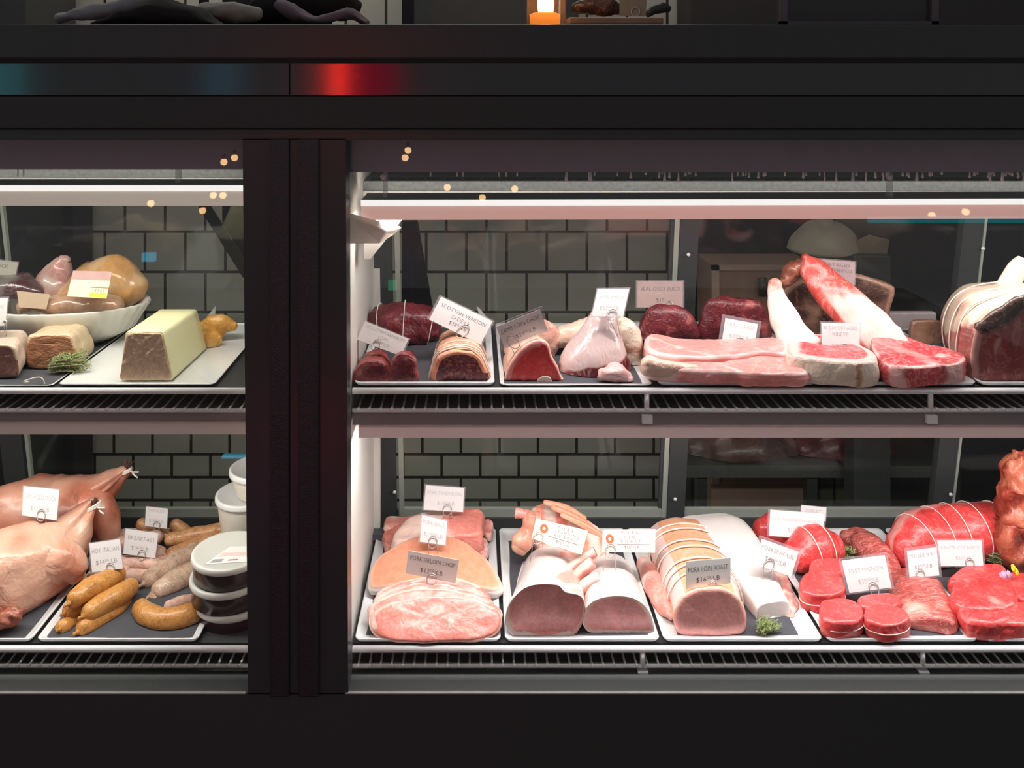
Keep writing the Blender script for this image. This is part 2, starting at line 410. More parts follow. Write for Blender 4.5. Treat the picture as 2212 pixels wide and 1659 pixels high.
def bx_px(x0, y0, x1, y1, Ya, Yb, g=None, mi=0):
    """box whose front face fills the pixel rectangle at depth Ya"""
    a = P(x0, y0, Ya); b = P(x1, y1, Ya); return box(a[0], b[0], Ya, Yb, b[2], a[2], g, mi)

# ------------------------------------------------------------------ the display case
FR = 1.60     # front plane of the frame
case = Thing('display_case', 'long black refrigerated butcher display case with two lit glass fronts', 'display case', (0.0, 1.9, 0.0))
XL, XR = -1.45, 1.72
def zz(py, Y=FR): return HZ-(py-CY)*Y/F
def xx(px, Y=FR): return (px-CX)*Y/F
o = case.part('countertop', box(XL, XR, FR-0.01, 2.16, zz(128), zz(53)), BLACK, smooth=False); bevel(o, 0.004)
o = case.part('fascia_strip', box(XL, xx(627)-0.0008, FR-0.006, FR+0.03, zz(206), zz(137)), GLOSS, smooth=False); bevel(o, 0.001)
o = case.part('fascia_strip', box(xx(627)+0.0008, XR, FR-0.006, FR+0.03, zz(206), zz(137)), GLOSS, smooth=False); bevel(o, 0.001)
case.part('fascia_backing', box(XL, XR, FR+0.006, 2.1, zz(209), zz(127)), MATTE, smooth=False)
o = case.part('header_beam', box(XL, XR, FR-0.004, FR+0.045, zz(277), zz(208)), MATTE, smooth=False); bevel(o, 0.001)
o = case.part('lower_header_beam', box(XL, XR, FR, FR+0.045, zz(303), zz(279.5)), BLACK, smooth=False); bevel(o, 0.001)
case.part('bottom_panel', box(XL, XR, FR, FR+0.05, 0.06, zz(1497)), MATTE, smooth=False)
case.part('kick_plate', box(XL, XR, FR+0.05, FR+0.1, 0.0, 0.06), MATTE, smooth=False)
# centre post with its raised glossy ribs
g = prism([P(524, 300, FR), P(747, 300, FR), P(752, 1500, FR), P(536, 1500, FR)], [P(524, 300, FR)+[0, .05, 0], P(747, 300, FR)+[0, .05, 0], P(752, 1500, FR)+[0, .05, 0], P(536, 1500, FR)+[0, .05, 0]])
case.part('centre_post', g, BLACK, smooth=False)
for a, b in ((586, 626), (646, 690)):
    o = case.part('post_rib', box(xx(a), xx(b), FR-0.008, FR+0.002, zz(1500), zz(300)), plain('hammered_black_trim', (0.012, 0.013, 0.018), 0.2, 0, 0.8, nscale=700, namt=0.1, bmp=0.5), smooth=False); bevel(o, 0.002)
for a, b in ((-200, 530), (746, 2330)):
    case.part('window_sill_trim', box(xx(a), xx(b), FR-0.001, FR+0.003, zz(1499), zz(1495.5)), plain('thin_silver_trim', (0.55, 0.56, 0.53), 0.3, 0.2), smooth=False)
GY = 1.635
for a, b in ((-200, 534), (744, 2330)):
    case.part('glass_pane', box(xx(a), xx(b), GY, GY+0.006, zz(1505), zz(285)), GLASS, smooth=False)
# inner dark header just behind the glass, its lower edge where the lit interior begins
def hb(x0, x1, yb): return box(x0, x1, 1.650, 1.66, HZ-(yb-CY)*1.65/F, 1.50)
case.part('interior_header', hb(XL, xx(640), 366), HEADM, smooth=False); case.part('interior_header', hb(xx(650), XR, 372), HEADM, smooth=False)
case.part('top_panel', box(XL, XR, 1.66, 2.08, 1.50, 1.52), MATTE, smooth=False)
# side panels between the two halves
SX = -0.2435
o = case.part('side_panel', box(SX-0.012, SX, 1.645, 2.24, 0.40, 1.50), CREAM, smooth=False)
case.part('side_panel', box(-0.424, -0.412, 1.645, 2.24, 0.40, 1.50), CREAM, smooth=False)
case.part('side_panel', box(XR-0.02, XR, 1.645, 2.24, 0.06, 1.50), CREAM, smooth=False)
case.part('side_panel', box(XL, XL+0.02, 1.645, 2.24, 0.06, 1.50), CREAM, smooth=False)
for yy in (1.72, 1.95):
    for k in range(2):
        z0 = 1.17-0.09*k
        case.part('shelf_slot', tube([(SX+0.0006, 1.66, z0), (SX+0.0006, 1.685, z0+0.03)], 0.0012, 5), MATTE) if yy < 1.8 else None
case.part('shelf_upright', box(SX, SX+0.014, 2.10, 2.125, 0.47, 1.42), CREAM, smooth=False)
case.part('case_floor', box(XL, XR, 1.66, 2.24, 0.40, 0.415), MATTE, smooth=False)
case.part('front_well', box(XL, XR, 1.655, 1.675, 0.35, 0.425), plain('dark_well_enamel', (0.03, 0.032, 0.03), 0.3, nscale=60, namt=0.4), smooth=False)

# ---- rear sliding doors: they lean forward towards the top
def rq(x0, x1, y0, y1, th=0.012, dy=0.0):
    """panel lying in the leaning rear plane, between world x0..x1 and heights y0..y1"""
    f = [np.array((x, rearY(z)+dy, z)) for x, z in ((x0, y0), (x1, y0), (x1, y1), (x0, y1))]
    return prism(f, [p+np.array((0, th, 0)) for p in f])
def rX(px, py): return R(px, py)[0]
def rZ(py): return R(1100, py)[2]
ZB0, ZB1 = 0.455, rZ(1118)
case.part('rear_sill', rq(XL, XR, 0.40, ZB1, 0.05, -0.004), MATTE, smooth=False)
case.part('rear_top_rail', rq(XL, XR, 1.36, 1.52, 0.05), MATTE, smooth=False)
def post(px, py, w_, cx0=None, knob=None, strip=None):
    x = rX(px, py); p_ = case.part('rear_door_post', rq(x, x+w_, ZB1, 1.40, 0.025, -0.003), BLACK, smooth=False)
    return p_
doors = [(-0.404, rX(62, 1000)), (rX(62, 1000), -0.43)]
def reardoor(x0, x1, knob_px, stile=0.05, right=True, label=None):
    d = case.part('sliding_rear_door', rq(x0, x1, ZB1, 1.38, 0.008, 0.012), DOORG, smooth=False, label=label)
    case.part('bottom_rail', rq(x0, x1, ZB1, ZB1+0.024, 0.012, 0.002), STEEL, parent=d, smooth=False)
    return d
# posts: (left edge px, row, width m)
for px, py, wd, kn in ((803, 1050, 0.062, (853, 1060)), (1443, 1050, 0.045, (1457, 1075)), (2018, 1050, 0.055, (2050, 1065)), (12, 1050, 0.055, None)):
    pt = post(px, py, wd)
    if kn:
        k = R(*kn); k[1] -= 0.006
        case.part('knob', lathe([(0.0, -0.004), (0.005, -0.003), (0.005, 0.002), (0.003, 0.004), (0.0, 0.0045)], (0, 0, 0), 16) and tube([k, k+[0, -0.004, 0]], 0.0045, 12), PORC, parent=pt)
k = R(1485, 548); case.part('knob', tube([k+[0, -.008, 0], k+[0, -.012, 0]], 0.0045, 12), WIREM)
k = R(2118, 535); case.part('knob', tube([k+[0, -.008, 0], k+[0, -.012, 0]], 0.0045, 12), WIREM)
d1 = reardoor(rX(860, 1050), rX(1446, 1050), None)
for px in (862, 1432): x = rX(px, 1050); case.part('stile', rq(x, x+0.012, ZB1, 1.38, 0.012, 0.0), STEEL, parent=d1, smooth=False)
case.part('stile', rq(rX(1425, 1050), rX(1432, 1050), ZB1, 1.38, 0.012, 0.004), MATTE, parent=d1, smooth=False)
d2 = reardoor(rX(1478, 1050), rX(2022, 1050), None)
x = rX(2062, 1050); case.part('stile', rq(x-0.004, x+0.002, ZB1-0.01, 1.38, 0.012, -0.006), STEEL, smooth=False)
d3 = reardoor(rX(2066, 1050), XR-0.02, None)
d4 = reardoor(rX(62, 1050), -0.424, None)
x = rX(64, 1050); case.part('stile', rq(x, x+0.008, ZB1, 1.38, 0.012, 0.0), STEEL, parent=d4, smooth=False)
d5 = reardoor(XL+0.02, rX(12, 1050), None)

# ---- lamp canopies (parts of the case)
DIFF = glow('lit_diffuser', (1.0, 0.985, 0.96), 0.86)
def canopy(x0, x1, zl, zr, h, name='lamp_canopy', hl=0.0115, back=1.80, mat=WHITEP, glowing=True):
    # a long trough: bright lip on top, white face below; zl/zr are the lip's top height at the two ends
    Yf = 1.70
    def sec(x, z): return [np.array(p) for p in ((x, Yf, z-hl), (x, Yf+0.012, z-hl-h), (x, Yf+0.03, z-hl-h), (x, Yf+0.02, z-hl), (x, back, z-hl+0.004), (x, back, z), (x, Yf, z))]
    A = sec(x0, zl); B = sec(x1, zr)
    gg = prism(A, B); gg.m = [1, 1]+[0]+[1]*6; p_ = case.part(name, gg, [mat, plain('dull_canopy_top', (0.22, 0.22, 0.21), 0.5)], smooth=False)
    if glowing:
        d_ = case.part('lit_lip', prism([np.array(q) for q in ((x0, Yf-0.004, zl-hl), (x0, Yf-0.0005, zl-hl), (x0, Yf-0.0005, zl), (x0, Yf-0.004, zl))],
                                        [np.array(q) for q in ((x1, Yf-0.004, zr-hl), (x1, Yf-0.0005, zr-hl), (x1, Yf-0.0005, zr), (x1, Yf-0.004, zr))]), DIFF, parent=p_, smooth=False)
    return p_
cz = lambda py: HZ-(py-CY)*1.70/F
def face_glow(name, col, col2, st):
    # canopy face whose emission stands in for light bounced onto it
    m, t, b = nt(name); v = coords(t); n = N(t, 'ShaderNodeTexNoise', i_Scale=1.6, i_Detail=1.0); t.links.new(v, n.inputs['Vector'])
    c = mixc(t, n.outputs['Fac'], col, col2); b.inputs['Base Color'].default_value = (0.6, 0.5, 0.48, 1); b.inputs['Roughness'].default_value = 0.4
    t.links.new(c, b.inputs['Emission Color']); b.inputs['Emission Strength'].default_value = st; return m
PINKW = face_glow('pinkish_face_glow', (0.50, 0.22, 0.19), (0.50, 0.30, 0.25), 0.8)
WARMC = face_glow('warm_grey_face_glow', (0.30, 0.265, 0.22), (0.34, 0.30, 0.25), 0.75)
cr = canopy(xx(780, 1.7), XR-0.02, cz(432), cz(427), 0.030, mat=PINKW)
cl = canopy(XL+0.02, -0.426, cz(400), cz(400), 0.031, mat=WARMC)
HOUSE_R = face_glow('lower_pink_face_glow', (0.16, 0.095, 0.095), (0.19, 0.125, 0.12), 0.7); HOUSE_L = face_glow('lower_warm_face_glow', (0.055, 0.045, 0.038), (0.065, 0.052, 0.045), 0.8)
# lamp tubes inside the troughs
TUBEM = glow('lamp_tube', (1.0, 0.98, 0.95), 3.0)
case.part('lamp_tube', tube([(xx(800, 1.7), 1.755, cz(436)-0.012), (XR-0.04, 1.755, cz(432)-0.012)], 0.008, 10), TUBEM, parent=cr)
case.part('lamp_tube', tube([(XL+0.05, 1.755, cz(408)-0.012), (-0.45, 1.755, cz(408)-0.012)], 0.008, 10), TUBEM, parent=cl)
# bracket at the left end of the right canopy
g = prism([P(748, 462, 1.66), P(835, 500, 1.70), P(820, 527, 1.70), P(748, 527, 1.66)], [P(748, 462, 1.66)+[0, .02, 0], P(870, 490, 1.76), P(850, 508, 1.76), P(748, 527, 1.66)+[0, .03, 0]])
o = case.part('canopy_bracket', g, plain('bracket_cream', (0.70, 0.63, 0.53), 0.4), smooth=False); bevel(o, 0.003, 3)
g = prism([P(786, 475, 1.76), P(868, 475, 1.76), P(800, 560, 1.76), P(786, 560, 1.76)], [P(786, 475, 1.80), P(868, 475, 1.80), P(800, 560, 1.80), P(786, 560, 1.80)])
case.part('canopy_bracket', g, CREAM, smooth=False)
# air duct behind the canopy: grille with a pale lip
def duct(x0, x1, pyl, Y0=1.90):
    z = HZ-(pyl-CY)*Y0/F
    d_ = case.part('air_duct', box(x0, x1, Y0, 2.06, z, z+0.028), plain('duct_grey', (0.20, 0.21, 0.195), 0.5, nscale=120, namt=0.5, bmp=0.3), smooth=False)
    case.part('duct_lip', box(x0-0.004, x1, Y0-0.006, Y0, z-0.004, z+0.007), plain('pale_lip', (0.66, 0.62, 0.58), 0.4), parent=d_, smooth=False)
    for k in range(int((x1-x0)/0.042)):
        if k < 45: case.part('grille_slot', box(x0+0.01+k*0.042, x0+0.045+k*0.042, Y0+0.01, Y0+0.05, z+0.0275, z+0.029), MATTE, parent=d_, smooth=False)
duct(xx(787, 1.9), XR-0.03, 419); duct(XL+0.03, -0.43, 391)
GB = glassy('clear_plastic', (0.9, 0.92, 0.9), 1.0, 0.1, 0.25)
for px, col in ((832, 0), (1925, 1), (383, 2)):
    x = xx(px, 1.72); zb = cz(430 if px > 700 else 398)
    b_ = case.part('canopy_hanger', box(x-0.004, x+0.004, 1.72, 1.735, zb, 1.43), GB, smooth=False)
    case.part('hanger_screw', tube([(x-0.004, 1.716, zb+0.042), (x-0.004, 1.722, zb+0.042)], 0.006, 12), WHITEP, parent=b_)
# condensation drops hanging along the header edge
rnd = random.Random(4); g = Geo(); DROP = glassy('water', (0.97, 0.98, 0.97), 2.5, 0.03, 0.6, (0.85, 0.85, 0.85))
for k in range(110):
    px = rnd.uniform(1180, 2212)**1.0
    if rnd.random() > (px-1050)/900: continue
    l = rnd.choice((0.005, 0.007, 0.008, 0.012, 0.018)); x = xx(px, 1.67); r = rnd.uniform(0.0017, 0.0032); z = HZ-(372-CY)*1.65/F
    tube([(x, 1.668, z+0.004), (x, 1.668, z-l*0.6), (x, 1.668, z-l), (x, 1.668, z-l-r*0.8)], [r*0.6, r*0.7, r, r*0.25], 8, g=g)
for px in (930, 987, 1000, 1078, 1093, 1117, 40, 52): 
    x = xx(px, 1.67); tube([(x, 1.668, 1.43), (x, 1.668, 1.406), (x, 1.668, 1.402)], [0.001, 0.0018, 0.0006], 8, g=g)
case.part('water_drops', g, DROP, kind='stuff')

# ---- the two wire shelves and two decks
def shelf(x0, x1, zr, nm, label, zlow, group, posts, canopy_rows=None, z_dots=None):
    s_ = Thing('wire_shelf', label, 'shelf', ((x0+x1)/2, 1.9, zlow), group)
    s_.part('front_rail', tube([(x0, 1.70, zr), (x1, 1.70, zr)], 0.0063, 12), RAILM)
    s_.part('lower_rail', tube([(x0, 1.70, zlow), (x1, 1.70, zlow)], 0.0042, 10), WIREM)
    s_.part('back_rail', tube([(x0, 2.12, zlow), (x1, 2.12, zlow)], 0.004, 8), WIREM)
    k = 0; x = x0+0.012; proto = None
    while x < x1-0.004:
        if proto is None:
            proto = s_.part('cross_wire', tube([(x, 1.6925, zlow+0.004), (x, 1.6935, zlow+0.004), (x, 1.697, zlow+0.004), (x, 1.699, zlow+0.004), (x, 1.80, zlow+0.005), (x, 2.12, zlow+0.005)], [0.0015, 0.0034, 0.0036, 0.0022, 0.0022, 0.0022], 8), WIREM); px0 = x
        else:
            c = proto.copy(); C.objects.link(c); c.location.x = x-px0
        x += 0.0218; k += 1
    for px in posts:
        xp = xx(px, 1.7)
        s_.part('rail_bracket', tube([(xp, 1.70, zr-0.003), (xp, 1.70, zlow-0.001)], 0.0052, 10), WIREM)
        s_.part('bracket_foot', box(xp-0.010, xp+0.010, 1.692, 1.706, zlow-0.024, zlow-0.008), WIREM, smooth=False)
    return s_
ZR_U = HZ-(844.5-CY)*1.70/F; ZLO_U = HZ-(886-CY)*1.70/F
ZR_L = HZ-(1402-CY)*1.70/F; ZLO_L = HZ-(1438-CY)*1.70/F
XRr = XR-0.02; XLl = XL+0.02
shelf(SX+0.004, XRr, ZR_U, 'u', 'white wire shelf under the tagged venison, veal and rib steaks', ZLO_U, None, (1397, 2010))
shelf(XLl, -0.426, ZR_U, 'u', 'white wire shelf under the yellow pate loaf and fluted bowl', ZLO_U, None, ())
shelf(SX+0.004, XRr, ZR_L, 'l', 'white wire shelf under the pork roasts and red beef cuts', ZLO_L, None, (1388, 1993))
shelf(XLl, -0.426, ZR_L, 'l', 'white wire shelf under the ducks and sausages', ZLO_L, None, ())
for (a, b, nm_) in ((SX+0.004, XRr, 'r'), (XLl, -0.426, 'l')):
    for zt, zr in ((ZU, ZR_U), (ZL, ZR_L)):
        case.part('shelf_deck', box(a, b, 1.712, 2.13, zt-0.014, zt-0.0065), DECKM, smooth=False)
    # lamp housing under the upper shelf
    zf = lambda py: HZ-(py-CY)*1.70/F
    o = case.part('lower_canopy', prism([np.array(q) for q in ((a, 1.70, zf(918)), (a, 1.704, zf(893)), (a, 2.10, zf(893)), (a, 2.10, zf(905)), (a, 1.712, zf(918)))],
                                    [np.array(q) for q in ((b, 1.70, zf(918)), (b, 1.704, zf(893)), (b, 2.10, zf(893)), (b, 2.10, zf(905)), (b, 1.712, zf(918)))]), plain('housing_dark', (0.26, 0.215, 0.22), 0.35, nscale=8, namt=0.15), smooth=False)
    xa = a+0.013 if nm_ == 'r' else a
    m_ = HOUSE_R if nm_ == 'r' else HOUSE_L
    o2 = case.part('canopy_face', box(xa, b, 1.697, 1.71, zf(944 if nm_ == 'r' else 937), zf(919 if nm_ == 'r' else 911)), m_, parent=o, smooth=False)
    case.part('canopy_edge', box(xa, b, 1.6945, 1.698, zf(920.5 if nm_ == 'r' else 912.5), zf(917.5 if nm_ == 'r' else 909.5)), plain('pale_pink_edge', (0.62, 0.46, 0.45), 0.3), parent=o2, smooth=False)
    case.part('lamp_tube', tube([(a+0.03, 1.76, 0.900), (b-0.03, 1.76, 0.900)], 0.008, 10), TUBEM, parent=o)
    # lower front ledge
    case.part('lower_ledge', box(a, b, 1.69, 1.72, ZLO_L-0.03, ZLO_L-0.012), plain('ledge_grey', (0.04, 0.04, 0.04), 0.35), smooth=False)
case.part('ledge_trim', box(SX+0.035, XRr, 1.686, 1.69, ZLO_L-0.0125, ZLO_L-0.0105), STEEL, smooth=False)

# ------------------------------------------------------------------ trays
def rrect(x0, x1, y0, y1, r, n=6):
    pts = []
    for cx_, cy_, a0 in ((x1-r, y1-r, 0), (x0+r, y1-r, 90), (x0+r, y0+r, 180), (x1-r, y0+r, 270)):
        for k in range(n+1):
            a = math.radians(a0+90*k/n); pts.append((cx_+r*math.cos(a), cy_+r*math.sin(a)))
    return pts
def tray(x0, x1, z, label, cat='tray', y0=1.706, y1=2.125, rim=0.011, liner=(0.02, 0.02, 0.02, 0.05), group=None, linlabel=None, h=0.009, rot=0):
    t_ = Thing('serving_tray', label, cat, ((x0+x1)/2, (y0+y1)/2, z-0.0055), group)
    g = Geo(); zb = z-0.0055
    rings = [(rrect(x0+0.012, x1-0.012, y0+0.010, y1-0.012, 0.010), zb), (rrect(x0+0.003, x1-0.003, y0+0.002, y1-0.003, 0.012), zb+0.004), (rrect(x0, x1, y0, y1, 0.012), zb+h), (rrect(x0+0.002, x1-0.002, y0+0.002, y1-0.002, 0.011), zb+h+0.0015),
             (rrect(x0+rim*0.7, x1-rim*0.7, y0+rim*0.6, y1-rim, 0.009), zb+h-0.001), (rrect(x0+rim*1.5, x1-rim*1.5, y0+rim, y1-rim*1.6, 0.008), z-0.001)]
    V = []; n = len(rings[0][0])
    for r_, zz_ in rings: V += [(x, y, zz_) for x, y in r_]
    Fc = [tuple(range(n-1, -1, -1)), tuple(range(5*n, 6*n))]
    for i in range(5):
        for j in range(n): Fc.append((i*n+j, i*n+(j+1) % n, (i+1)*n+(j+1) % n, (i+1)*n+j))
    g.add(V, Fc); t_.part('dish', g, PORC, smooth=True)
    if liner:
        l = liner; nx = 14; ny = 18; V = []; Fc = []; rr = random.Random(int(abs(x0)*1000))
        for i in range(ny+1):
            for j in range(nx+1):
                u = j/nx; v = i/ny; xL = x0+l[0]; xR = x1-l[1]; yF = y0+l[2]; yB = y1-l[3]
                V.append((xL+(xR-xL)*u+0.002*math.sin(v*9), yF+(yB-yF)*v+0.0015*math.sin(u*7), z-0.0004+0.0009*abs(mnoise.noise(Vector((u*5, v*6, x0*9))))))
        for i in range(ny):
            for j in range(nx): a = i*(nx+1)+j; Fc.append((a, a+1, a+nx+2, a+nx+1))
        V2 = V+[(x, y, zq-0.0008) for x, y, zq in V]; o_ = len(V); F2 = Fc+[tuple(q+o_ for q in reversed(f)) for f in Fc]
        t_.part('liner', Geo().add(V2, F2), SLATE, label=linlabel)
    return t_
tray(-0.2365, 0.052, ZL, 'white tray with slate liner under the pork sirloin chops and orange belly', group='white trays along the lower shelf')
tray(0.060, 0.366, ZL, 'white tray with slate liner under the pork rib roast and white loin', group='white trays along the lower shelf')
tray(0.373, 0.688, ZL, 'white tray with slate liner under the tied pork loin roast and thick white fat slab', group='white trays along the lower shelf', liner=(0.032, 0.042, 0.02, 0.055))
tray(0.695, 0.996, ZL, 'white tray with slate liner under the beef filets and skirt steaks', group='white trays along the lower shelf')
tray(1.004, 1.31, ZL, 'white tray with slate liner at the right end under the large tied beef roast', group='white trays along the lower shelf')
tray(-0.2375, 0.040, ZU, 'white tray with slate liner under the venison pieces on the upper shelf', liner=(0.012, 0.012, 0.012, 0.03))
tray(0.050, 0.352, ZU-0.001, 'slate-lined white tray under the lamb chop and lamb shank', liner=(0.008, 0.02, 0.001, 0.03), h=0.006)
tray(1.32, 1.62, ZL, 'white tray at the far right end of the lower shelf, mostly outside the picture')
tray(0.362, 0.676, ZU, 'white tray under the pale pink veal chops')
tray(0.684, 0.992, ZU, 'white tray under the cream-edged rib steak and the long-boned steak')
tray(0.998, 1.31, ZU, 'white tray under the big tied rib roast at the right end')
tray(-0.865, -0.545, ZL, 'white tray with slate liner under the orange and pale sausages', liner=(0.012, 0.012, 0.012, 0.02))
tray(-1.20, -0.873, ZL, 'white tray with slate liner under the two plucked ducks', liner=(0.01, 0.02, 0.004, 0.02))
# pate platter (flat, no liner) and the slate under the meat blocks
tray(-0.823, -0.512, ZU, 'plain flat white platter under the yellow pate loaf', 'platter', liner=None, rim=0.004, h=0.006)
tray(-1.30, -0.832, ZU-0.001, 'slate-topped tray under the wrapped meat blocks and fluted bowl', liner=(0.004, 0.004, 0.004, 0.02), h=0.004)

# ------------------------------------------------------------------ price tags
PAPER = plain('card_paper', (0.80, 0.795, 0.77), 0.7, spec=0.2, nscale=500, namt=0.02)
MANILA = plain('manila_card', (0.70, 0.61, 0.52), 0.7, spec=0.2, nscale=300, namt=0.04)
INK = plain('black_ink', (0.03, 0.03, 0.03), 0.6)
FAINT = plain('pale_grey_ink', (0.40, 0.40, 0.39), 0.6)
FADED = plain('grey_ink', (0.22, 0.22, 0.21), 0.6)
PEN = plain('blue_black_pen', (0.10, 0.07, 0.16), 0.6)
ORANGE = plain('orange_ring_sticker', (0.62, 0.13, 0.045), 0.5)
CLIPM = plain('clip_wire', (0.55, 0.50, 0.47), 0.25, 0.6)
SLEEVE = glassy('clear_sleeve', (0.97, 0.96, 0.97), 1.3, 0.05, 0.10, (0.9, 0.8, 0.85))
def quad3(q, Y, k):
    pyc = sum(p[1] for p in q)/4
    TL, TR, BR, BL = [P(x, y, Y+k*(pyc-y)) for x, y in q]
    def at(u, v): return (TL*(1-u)+TR*u)*(1-v)+(BL*(1-u)+BR*u)*v
    n = np.cross(TR-TL, TL-BL); n /= np.linalg.norm(n)
    if n[1] > 0: n = -n
    return at, n, np.linalg.norm(TR-TL), np.linalg.norm(TL-BL)
def put_line(g, s, at, n, W, H, u, v, cap, maxw=0.88, off=0.0006, thin=-0.012, align='c'):
    """one line of lettering: cap height as a share of the card height"""
    vt, ft, wd = text_geo(s, thin)
    if len(vt) == 0: return
    sz = cap*H/0.70; wpx = wd*sz; kx = min(1.0, maxw*W/wpx); wpx *= kx
    x0 = u*W-(wpx/2 if align == 'c' else 0)
    V = [at((x0+a*sz*kx)/W, v-(b*sz)/H)+n*off for a, b in vt]
    g.add(V, ft)
def price(g, dol, cents, unit, at, n, W, H, u, v, cap, thin=-0.012):
    a, fa, wa = text_geo('$'+dol, thin); b, fb, wb = text_geo(cents, thin) if cents else (np.zeros((0, 2)), [], 0); c, fc_, wc = text_geo(unit, thin) if unit else (np.zeros((0, 2)), [], 0)
    sz = cap*H/0.70; g_ = 0.08; tot = wa+(g_+wb*0.62 if cents else 0)+(g_+wc if unit else 0); x0 = u*W-tot*sz/2
    def put(vt, f, dx, k, dy): g.add([at((x0+(dx+p*k)*sz)/W, v-((q*k+dy)*sz)/H)+n*0.0006 for p, q in vt], f)
    put(a, fa, 0, 1, 0); x = wa+g_
    if cents: put(b, fb, x, 0.62, 0.32); x += wb*0.62+g_
    if unit: put(c, fc_, x, 1, 0)
def slab_quad(at, n, u0, u1, v0, v1, t0, t1):
    a = [at(u0, v0), at(u1, v0), at(u1, v1), at(u0, v1)]
    return prism([p+n*t1 for p in a], [p+n*t0 for p in a])
def price_tag(label, q, Y, lines, k=0.00035, ink=None, card=None, sleeve=0.03, clip=(0.5, 0.97), prong=38, ring=10, pr_dx=(-9, 12), name='price_tag', wire=True, group=None):
    at, n, W, H = quad3(q, Y, k); ink = ink or FADED
    base = at(0.5, 1.0)
    cpx = None
    t_ = Thing(name, label, 'price tag', base, group)
    t_.part('card', slab_quad(at, n, 0, 1, 0, 1, -0.0003, 0.0003), card or PAPER, smooth=False)
    if sleeve: t_.part('plastic_sleeve', slab_quad(at, n, -sleeve*1.3, 1+sleeve*1.1, -sleeve*1.6, 1+sleeve*0.8, -0.0009, 0.0012), SLEEVE, smooth=False)
    g = Geo()
    for ln in lines:
        if ln[0] == '$': price(g, ln[1], ln[2], ln[3], at, n, W, H, ln[4], ln[5], ln[6])
        else: put_line(g, ln[0], at, n, W, H, ln[1], ln[2], ln[3], *(ln[4:5] if len(ln) > 4 else (0.88,)))
    if g.v: t_.part('lettering', g, ink, smooth=False, label='dark lettering')
    if wire:
        c = at(*clip)+n*0.0022; r = ring*Y/F; right = np.array((1., 0, 0)); up = at(0.5, 0)-at(0.5, 1); up /= np.linalg.norm(up)
        rg = [c+right*r*math.cos(a)+up*r*1.05*math.sin(a) for a in np.linspace(-0.6*PI, 2.4*PI-0.6*PI+0.6*PI, 26)]
        L_ = [c+right*(pr_dx[0]*Y/F)+np.array((0, 0.004, -prong*Y/F)), c-right*r*0.95+up*r*0.2]
        R2 = [c+right*(pr_dx[1]*Y/F)+np.array((0, 0.004, -prong*Y/F)), c+right*r*0.95+up*r*0.2]
        gw = tube([c+right*r*math.cos(a)+up*r*1.1*math.sin(a) for a in np.linspace(0, 2*PI, 24, endpoint=False)], 0.00075, 6, True)
        tube([c+right*r*1.1*math.cos(a)+up*r*1.45*math.sin(a)-n*0.001 for a in np.linspace(0.05*PI, 0.95*PI, 14)], 0.0007, 6, g=gw)
        tube(L_, 0.0007, 6, g=gw); tube(R2, 0.0007, 6, g=gw)
        t_.part('wire_clip', gw, CLIPM)
    return t_

# ------------------------------------------------------------------ flesh
PINK = meat('pork_lean', (0.80, 0.27, 0.22), (0.86, 0.62, 0.54), 0.35, 38, var=0.22, bmp=0.3)
PINKD = meat('pork_cut_face', (0.80, 0.33, 0.32), (0.88, 0.58, 0.46), 0.3, 30, var=0.25, bmp=0.3, soft=0.35)
PFAT = meat('pork_white_fat', (0.80, 0.36, 0.30), (0.84, 0.76, 0.73), 0.1, 20, var=0.1, bmp=0.15, rough=0.4)
OFAT = meat('orange_pork_rind', (0.83, 0.32, 0.19), (0.84, 0.56, 0.44), 0.15, 14, var=0.10, bmp=0.2, rough=0.4)
BEEF = meat('beef_lean', (0.66, 0.048, 0.048), (0.82, 0.30, 0.27), 0.28, 34, var=0.30, bmp=0.4)
BEEFM = meat('beef_filet_face', (0.68, 0.075, 0.075), (0.84, 0.36, 0.33), 0.36, 26, var=0.22, bmp=0.3, vein=14)
SKIRT = meat('skirt_steak', (0.46, 0.07, 0.06), (0.82, 0.42, 0.34), 0.6, 26, stretch=(0.7, 3.2, 2.5), var=0.4, bmp=0.8, vein=5)
DARKM = meat('venison_lean', (0.13, 0.014, 0.022), (0.42, 0.10, 0.09), 0.35, 60, var=0.35, bmp=0.5)
VENI = meat('venison_loin', (0.30, 0.045, 0.045), (0.60, 0.20, 0.15), 0.4, 50, var=0.35, bmp=0.5)
VFAT = meat('venison_fat_cap', (0.55, 0.15, 0.08), (0.85, 0.42, 0.27), 0.3, 30, stretch=(1, 0.6, 1), var=0.2, bmp=0.4)
LAMBF = meat('lamb_fat', (0.60, 0.20, 0.15), (0.80, 0.55, 0.44), 0.3, 35, var=0.2, bmp=0.5)
MEMB = meat('lamb_membrane', (0.20, 0.02, 0.025), (0.66, 0.50, 0.49), 0.5, 30, stretch=(1.6, 1, 0.4), var=0.4, bmp=0.4, soft=0.2, rough=0.22, coat=0.5)
CREAMF = meat('aged_cream_fat', (0.45, 0.22, 0.14), (0.80, 0.69, 0.56), 0.15, 30, var=0.2, bmp=0.5)
RIBR = meat('aged_rib_steak', (0.50, 0.055, 0.065), (0.80, 0.46, 0.43), 0.55, 40, var=0.4, bmp=0.45, soft=0.18)
AGED = meat('dark_aged_crust', (0.050, 0.022, 0.018), (0.34, 0.19, 0.13), 0.4, 30, var=0.4, bmp=0.9)
RIBF = meat('rib_roast_face', (0.27, 0.055, 0.05), (0.58, 0.30, 0.27), 0.4, 24, var=0.3, bmp=0.3, soft=0.18)
HANG = meat('marinated_red_meat', (0.36, 0.05, 0.028), (0.58, 0.16, 0.09), 0.5, 50, stretch=(1.4, 1, 0.6), var=0.45, bmp=0.9)
GREEN = plain('thyme_leaf', (0.26, 0.36, 0.11), 0.5, nscale=200, namt=0.4)
